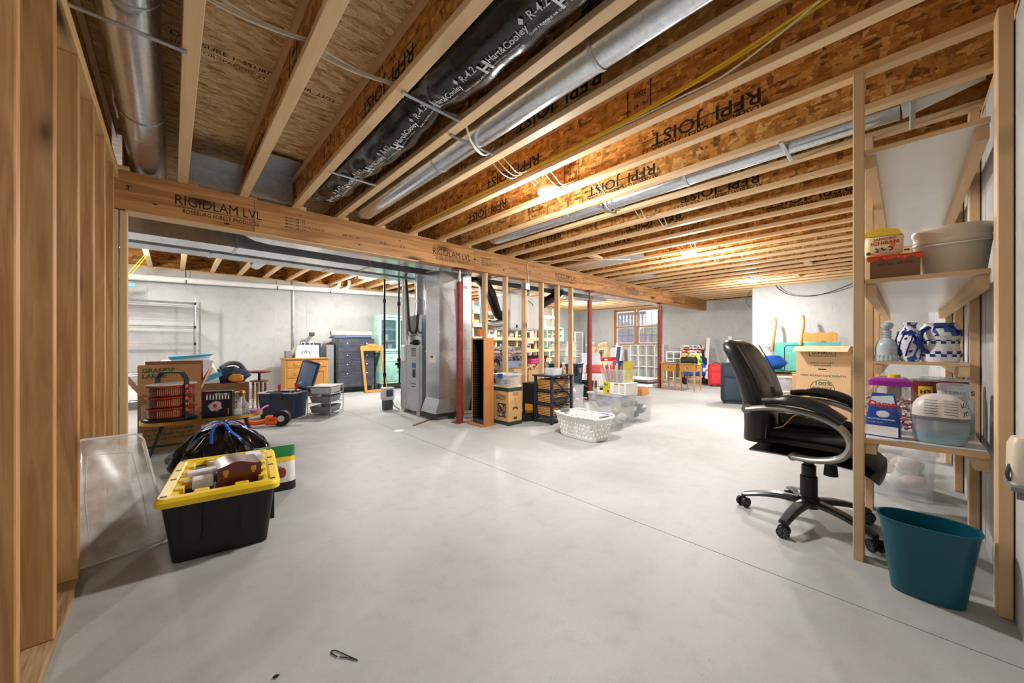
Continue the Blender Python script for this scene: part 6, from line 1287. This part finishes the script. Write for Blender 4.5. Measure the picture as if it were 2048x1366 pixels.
# ================================================================ RIGHT STORAGE SHELF
sh=T('storage_shelf','floor to ceiling lumber storage shelf along the right wall','shelf',(0,0,0))
for (x,y0,y1) in ((2.437,.136,.174),(3.24,.136,.174),(4.1,.136,.174),(5.0,.136,.174)): MB().box(x,x+.089,y0,y1,0,2.372,b=.003).build('post',PINE,sh)
for x in (2.335,3.24,4.1,5.0): MB().box(x,x+.089,-.281,-.243,0,2.35,b=.003).build('post',PINE,sh)
WHB=P('white_melamine',(222,222,220),.22,var=.03)
for z,x0,x1,th in ((.568,2.50,5.05,.022),(1.345,2.48,5.05,.022),(1.975,2.48,5.05,.022)):
    MB().box(x0+.004,x1,-.242,.134,z-.0,z+th-.001).build('shelf_board',WHB,sh); MB().box(x0,x0+.004,-.242,.134,z,z+th-.001).build('board_edge',PINEY,sh)
    for y0,y1 in ((.096,.134),(-.242,-.204)): MB().box(x0+.03,x1,y0,y1,z-.06,z-.001).build('cleat',PINEX,sh)
MB().box(3.20,5.05,-.242,.134,.93,.948).build('shelf_board',WHB,sh); MB().box(3.196,3.20,-.242,.134,.93,.948).build('board_edge',PINEY,sh)
for y0,y1 in ((.096,.134),(-.242,-.204)): MB().box(3.2,5.05,y0,y1,.87,.929).build('cleat',PINEX,sh)
def gjar(label,loc,r,h,lid=None,fillm=None,bail=False,name='glass_jar'):
    t=T(name,label,'jar',loc); MB().lathe([(.0005,.002),(r*.92,.002),(r,.02),(r,h*.72),(r*.8,h*.84),(r*.8,h),(r*.74,h),(r*.74,h*.85),(r*.94,h*.72),(r*.94,.02),(.0005,.012)],24).build('body',GLS,t,True)
    if lid: MB().lathe([(r*.83,h-.02),(r*.84,h+.008),(r*.7,h+.014),(.0005,h+.014)],24).build('lid',lid,t,True)
    if fillm: MB().lathe([(.0005,.014),(r*.92,.022),(r*.92,h*.5),(.0005,h*.52)],20).build('contents',fillm,t,True)
    if bail: MB().tube(catmull([(-r*.85,0,h*.9),(-r*.5,-r*.8,h*.75),(r*.5,-r*.8,h*.95),(r*.85,0,h*.9)],5),.002,5).build('bail_wire',CHROME,t,True)
    return t
Z4=.5895; Z2=1.3665; Z3=.9485
# lower shelf
t=T('candy_tub','clear plastic tub with a purple lid full of red wrapped candy','tub',(2.78,.055,Z4),0); m_=MB()
m_.loft([m_.rrect(0,0,.07,.095,.03,0,5),m_.rrect(0,0,.075,.10,.03,.02,5),m_.rrect(0,0,.075,.10,.03,.20,5),m_.rrect(0,0,.06,.08,.03,.235,5),m_.rrect(0,0,.058,.072,.03,.25,5)]); m_.build('body',CLEAR('tub_plastic',(232,226,224),.14,.1,.2),t,True)
m_=MB(); m_.loft([m_.rrect(0,0,.064,.08,.035,.245,5),m_.rrect(0,0,.066,.082,.035,.27,5),m_.rrect(0,0,.05,.066,.03,.282,5)]); m_.build('lid',P('purple_lid',(160,40,160),.3),t,True)
m_=MB(); r=random.Random(4)
for k in range(120): m_.blob(((r.random()-.5)*.12,(r.random()-.5)*.17,.015+.165*r.random()),.014,.010,.009,6,4,mt=None)
tag(m_.build('candies',PRINT('candy_wrap',(150,50,60),[(190,70,80),(110,36,46),(214,160,150)],60,.3,.3),t,True),kind='stuff')
t=T('dry_crystal_bag','blue and white stand up bag with red lettering on the lower shelf','bag',(2.62,.075,Z4),-8); m_=MB(); lp=[]
for j in range(9):
    s_=j/8; lp.append(m_.rrect(0,0,max(.004,.032*(1-s_**2.2)),.062*(1-.35*s_**2),.002+.02*(1-s_),.215*s_,3))
m_.loft(lp); m_.build('pouch',P('bag_royal_blue',(28,76,160),.3,bm=.2,bsc=18),t,True)
MB().box(-.0345,-.033,-.058,.058,.006,.055).build('white_base',WHITE,t); m_=MB(); m_.prism([(-.05,.13),(.05,.15),(.038,.195),(-.036,.205)],-.032,-.030,'x',mt=RY(6)); m_.build('white_panel',P('pale_blue2',(206,224,236),.4),t)
m_=MB(); put_text(m_,'Damp',.042,(-.0355,.052,.150),(0,-1,0),(.10,0,1),bold=.03,shear=.25); m_.build('red_lettering',REDINK,t); m_=MB(); put_text(m_,'MOISTURE ABSORBER',.010,(-.0365,.05,.085),(0,-1,0),(0,0,1),bold=.02); put_text(m_,'lavender vanilla',.009,(-.0365,.05,.07),(0,-1,0),(0,0,1)); m_.build('white_lettering',WINK,t); MB().lathe([(.0005,0),(.024,0),(.0005,.0015)],18,mt=basis((-.0365,-.005,.115),(0,-1,0),(0,0,.7))).build('white_oval',WINK,t)
dh=T('humidifier','white egg shaped humidifier with a translucent blue tank on the lower shelf','humidifier',(2.64,-.11,Z4),0); dh.scale=(.9,.86,.88); m_=MB()
m_.loft([m_.rrect(0,0,.062,.088,.05,0,6),m_.rrect(0,0,.070,.098,.055,.012,6),m_.rrect(0,0,.075,.105,.06,.11,6),m_.rrect(0,0,.076,.106,.06,.125,6)]); m_.build('tank',CLEAR('tank_plastic',(206,226,234),.4,.2,.1),dh,True)
m_=MB(); m_.loft([m_.rrect(0,0,.06,.086,.045,.003,5),m_.rrect(0,0,.072,.1,.055,.055,5)]); m_.build('water',P('blue_water',(110,170,186),.1),dh,True)
m_=MB(); lp=[]
for j in range(9):
    s_=j/8; k=math.cos(s_*PI/2)**.75; lp.append(m_.rrect(0,0,.076*max(k,.05)+.001,.106*max(k,.05)+.001,.06*max(k,.05),.142+.118*math.sin(s_*PI/2),6))
m_.loft(lp); m_.build('shell',P('humidifier_white',(226,220,214),.35),dh,True,angle=60)
m_=MB(); m_.loft([m_.rrect(0,0,.0775,.1075,.061,.124,6),m_.rrect(0,0,.0785,.1085,.062,.143,6)]); m_.build('grey_band',GREY,dh,True)
m_=MB()
for k in range(6):
    for y0 in (.035,-.035): m_.tube([(-.0775+.00045*k*k,y0-.026,.158+.014*k),(-.0785+.00045*k*k,y0+.022,.160+.014*k)],.0012,4)
for k in range(12):
    a=PI*.2+k*PI*1.6/12; m_.tube([(-.062,-.082+.008*math.cos(a),.19+.012*math.sin(a)),(-.067+.0,-.082+.024*math.cos(a+.4),.19+.036*math.sin(a+.4))],.0014,4)
m_.build('vent_slots',DGREY,dh)
gjar('glass jar with brown contents and a metal rim behind the humidifier',(2.86,-.165,Z4),.068,.25,GALD,P('brown_grain',(110,70,50),.9,var=.4,scale=80))
for i,(x,y,lab) in enumerate(((3.02,-.075,'tall dark red can with a yellow label on the lower shelf'),(3.10,-.180,'second dark red can nearer the wall on the lower shelf'))):
    t=T('food_can',lab,'can',(x,y,Z4),group='food cans on the lower shelf'); MB().cyl((0,0,.006),(0,0,.262),.054,n=24).build('wall',P('can_maroon',(120,36,30),.4),t,True); MB().cyl((0,0,.0),(0,0,.006),.056,n=24).build('bottom_rim',GALD,t,True); MB().cyl((0,0,.262),(0,0,.27),.056,n=24).build('top_rim',GALD,t,True)
    q=MB(); q.loft([[(-.0545*math.cos(a),.0545*math.sin(a),z) for a in [-.5+.1*k for k in range(11)]]+[(-.0548*math.cos(a),.0548*math.sin(a),z) for a in [.5-.1*k for k in range(11)]] for z in (.18,.235)]); q.build('yellow_label' if i==0 else 'white_label',P('can_yellow',(228,186,60),.4) if i==0 else WHITE,t)
    q=MB(); put_text(q,"H'S" if i==0 else 'FACTS',.03,(-.0556,.02,.195),(0,-1,0),(0,0,1),bold=.03); q.build('lettering',INK,t)
gjar('wide clear clamp jar behind the purple lidded tub',(3.28,.055,Z4),.075,.25,GLS,None,True); gjar('clear clamp jar behind the food cans',(3.40,-.13,Z4),.085,.25,GLS,None,True)
t=T('spice_bottle','small dark bottle with a yellow cap behind the purple lidded tub','bottle',(3.01,.042,Z4)); MB().lathe([(.0005,0),(.03,0),(.03,.24),(.02,.26),(.0005,.26)],16).build('body',P('dark_glass',(40,26,22),.2),t,True); MB().cyl((0,0,.26),(0,0,.29),.026,n=14).build('cap',YEL,t,True)
# middle shelf ceramics
def pot(name,label,loc,prof,mat,n=28,**k): t=T(name,label,'vase',loc); MB().lathe(prof,n).build('body',mat,t,True); return t
PBLUE=P('pale_celadon',(196,208,212),.25,var=.15,scale=40,bm=.5,bsc=45); BW=PRINT('blue_white_glaze',(236,236,238),[(28,52,130),(60,90,170),(236,236,238)],46,.2,.35); BW2=PRINT('blue_white_leaf',(30,50,120),[(236,236,240),(232,234,240),(70,100,180)],38,.2,.3)
t=pot('decanter','pale blue embossed ceramic decanter with a ball stopper on the middle shelf',(3.27,.078,Z3),[(.0005,0),(.052,0),(.055,.012),(.05,.04),(.052,.06),(.05,.095),(.038,.125),(.02,.14),(.02,.19),(.024,.192),(.0005,.195)],PBLUE)
MB().lathe([(.0005,.195),(.018,.195),(.03,.21),(.032,.225),(.022,.238),(.0005,.24)],20).build('stopper',PBLUE,t,True)
for z in (.15,.165,.18): MB().tube([(.022*math.cos(2*PI*i/20),.022*math.sin(2*PI*i/20),z) for i in range(20)],.003,5,closed=True).build('neck_ring',PBLUE,t,True)
q=MB()
for i in range(20): a=2*PI*i/20; q.box(.0525*math.cos(a)-.004,.0525*math.cos(a)+.004,.0525*math.sin(a)-.004,.0525*math.sin(a)+.004,.004,.035)
q.build('fluted_foot',PBLUE,t)
t=pot('vase','blue and white leaf patterned vase with a narrow neck on the middle shelf',(3.28,-.020,Z3),[(.0005,0),(.038,0),(.042,.01),(.058,.09),(.06,.125),(.05,.165),(.028,.195),(.026,.215),(.036,.235),(.03,.235),(.02,.21),(.0005,.2)],BW)
q=MB()
for k in range(9):
    a=k*.7; 
    q.tube(catmull([(.0615*math.cos(a+.1*j)*(1-.06*abs(j-3)),.0615*math.sin(a+.1*j)*(1-.06*abs(j-3)),.04+.022*j+.01*math.sin(k)) for j in range(7)],3),.004,5)
q.build('painted_scrolls',P('cobalt',(26,46,126),.2),t,True)
t=pot('jug','squat blue and white checked jug with a cobalt handle on the middle shelf',(3.30,-.140,Z3),[(.0005,0),(.07,0),(.078,.01),(.084,.05),(.076,.085),(.074,.115),(.084,.15),(.084,.18),(.066,.215),(.06,.225),(.055,.225),(.05,.2),(.0005,.19)],P('jug_white',(234,232,230),.2))
q=MB()
for j,(z,r) in enumerate(((.030,.083),(.047,.0845),(.105,.0755),(.122,.0775))):
    for i in range(24):
        if (i+j)%2: continue
        a=2*PI*i/24; a2=2*PI*(i+1)/24; q.add([(r*math.cos(a),r*math.sin(a),z),(r*math.cos(a2),r*math.sin(a2),z),((r+.0015)*math.cos(a2),(r+.0015)*math.sin(a2),z+.016),((r+.0015)*math.cos(a),(r+.0015)*math.sin(a),z+.016)],[(0,1,2,3)])
q.build('blue_checks',P('cobalt2',(30,54,136),.2),t); MB().lathe([(.0855,.15),(.0858,.18),(.068,.214),(.0625,.2265),(.058,.2265)],28,cap0=False,cap1=False).build('patterned_shoulder',BW2,t,True)
MB().tube(catmull([(-.06,.045,.20),(-.085,.075,.17),(-.08,.08,.10),(-.065,.055,.06)],6),.012,8).build('handle',P('cobalt3',(28,46,120),.2),t,True)
# upper shelf
bk=T('white_bucket','round cream white plastic bucket with a wire bail on the upper shelf','bucket',(2.68,-.148,Z2)); MB().lathe([(.0005,.002),(.095,.002),(.110,.14),(.114,.145),(.114,.16),(.110,.165),(.113,.19),(.117,.195),(.117,.212),(.108,.214),(.0005,.210)],32).build('body',OFFW,bk,True)
MB().tube([(.119*math.cos(a),.119*math.sin(a),.15-.02*math.cos(a*1.0+PI)) for a in [PI*.35+PI*1.3*k/20 for k in range(21)]],.004,6).build('bail',WHITE,bk,True)
bk.scale=(1.08,1.08,1.05)
t=T('wrapped_carton','brown carton half covered by torn orange wrap on the upper shelf','carton',(2.555,.045,Z2),3); t.scale=(.75,1.2,1.1); MB().box(-.085,.085,-.075,.062,0,.092,b=.003).build('body',CARDD,t)
q=MB(); q.grid(lambda u,v:(-.09+.18*u,-.082+.152*v,.096+.006*math.sin(u*9)*math.sin(v*7+1)),12,10); q.grid(lambda u,v:(-.0895+.004*math.sin(u*17),-.082+.152*u,.096-(.012+.012*math.sin(u*11+1)**2)*v),14,3); q.grid(lambda u,v:(-.09+.01*v,.066+.003*math.sin(v*9),.096*v),2,6)
o_=q.build('orange_wrap',P('orange_film',(226,70,24),.25,bm=.4,bsc=20),t,True,angle=70); o_.modifiers.new('thick','SOLIDIFY').thickness=.0015
q=MB(); put_text(q,'NET WT  SEE TOP',.012,(-.0862,.04,.055),(0,-1,0),(0,0,1)); q.build('lettering',INKF,t)
t=T('noodle_pack','yellow and pink instant noodle multipack with red lettering on the upper shelf','food pack',(2.60,.068,Z2+.113),-4); t.scale=(1.4,1.4,1.4)
m_=MB(); m_.rbox(-.035,.035,-.045,.05,0,.085,.018,3); m_.build('wrapper',P('noodle_cream',(240,214,170),.25,bm=.25,bsc=30,var=.1),t,True)
m_=MB(); m_.prism([(-.046,.07),(.05,.078),(.045,.095),(.0,.10),(-.035,.09)],-.037,.034,'x'); m_.build('yellow_top',YEL,t,True)
m_=MB(); put_text(m_,'SAPPORO',.011,(-.0362,.026,.058),(0,-1,0),(0,0,1),bold=.03,width=.056); put_text(m_,'ICHIBAN',.016,(-.0362,.032,.043),(0,-1,0),(0,0,1),bold=.03,width=.068); m_.build('red_lettering',REDINK,t)
m_=MB()
for p_ in ([(.02,.036),(.014,.028),(.02,.024),(.012,.022)],[(.006,.036),(.0,.026),(-.006,.03)],[(-.012,.036),(-.020,.034),(-.022,.026),(-.014,.024)]): m_.tube([(-.0362,y,z-.004) for y,z in p_],.0018,4)
m_.build('ink_strokes',INK,t); q=MB().cyl((-.0372,-.022,.036),(-.0358,-.022,.036),.007,n=12).build('orange_dot',ORANGE,t); MB().cyl((-.0372,.038,.016),(-.0358,.038,.016),.006,n=12).build('green_dot',GREENINK,t)
t=T('blue_packet','blue and white packet lying behind the wrapped carton','packet',(2.90,.0,Z2),0); MB().rbox(-.05,.05,-.045,.045,0,.15,.01,2).build('pack',WHITE,t,True); MB().box(-.0515,-.05,-.04,.04,.09,.14).build('blue_print',BLUE,t)
# beneath the shelf
clearbin('clear bin of white linens under the storage shelf',(3.82,.02,0),-90,.32,.40,.315,CLR,[WHITE,P('linen',(226,220,214),.8),P('linen_pink',(226,206,198),.8)],seed=41,n=16)
clearbin('long low clear bin behind the linen bin',(4.42,.24,0),-90,.46,.40,.20,CLR,PALE,seed=43,n=6)
wbk=T('wastebasket','oval teal plastic wastebasket at the foot of the storage shelf','wastebasket',(2.31,-.062,0),0)
def ov(hx,hy,z,n=36,p=2.6): return [(math.copysign(abs(math.cos(a))**(2/p),math.cos(a))*hx,math.copysign(abs(math.sin(a))**(2/p),math.sin(a))*hy,z) for a in [2*PI*i/n for i in range(n)]]
m_=MB(); L_=[]
for s_ in (0,.25,.5,.75,1): L_.append(ov(.062+.036*s_**.8,.105+.038*s_,.004+.30*s_))
L_+=[ov(.101,.146,.304),ov(.101,.146,.309),ov(.095,.140,.309)]+[ov(.059+.036*s_**.8,.102+.038*s_,.008+.296*s_) for s_ in (1,.5,0)]
m_.loft(L_); m_.build('body',TEAL,wbk,True,angle=50); m_=MB(); m_.tube([(p[0]*1.01,p[1]*1.01,p[2]) for p in ov(.1,.145,.3075)],.003,6,closed=True); m_.build('rim',TEAL,wbk,True)
# cream jug on a small wall bracket at the right edge
br=tag(MB().box(1.89,2.02,-.284,-.222,.598,.612).box(1.95,1.97,-.284,-.24,.56,.598).build('wall_bracket',GREY),'small grey bracket shelf on the right concrete wall','bracket')
t=T('cream_jug','cream plastic jug with a grey handle at the right edge of the view','jug',(1.955,-.252,.6125)); m_=MB(); m_.loft([m_.rrect(0,0,.045,.026,.015,0,4),m_.rrect(0,0,.05,.029,.02,.05,4),m_.rrect(0,0,.048,.028,.02,.12,4),m_.rrect(0,0,.03,.02,.015,.145,4)]); m_.build('body',OFFW,t,True); MB().tube(catmull([(-.03,.028,.01),(-.04,.034,.03),(-.03,.028,.06)],4),.005,6).build('grey_handle',DGREY,t,True); MB().box(-.0515,-.0485,-.015,.0,.08,.10).build('red_mark',REDINK,t)
# small things on the floor
tag(MB().tube(catmull([(.405,1.295,.003),(.395,1.33,.003),(.41,1.325,.003),(.43,1.28,.003),(.45,1.235,.003),(.435,1.26,.003),(.41,1.29,.003)],5),.0018,5).build('black_string',BLK,None,True),'loop of thin black string on the open floor','string')
tag(MB().blob((.24,1.35,.004),.010,.005,.004,8,5).build('floor_crumb',BLK),'tiny black crumb on the open floor at the front','crumb')
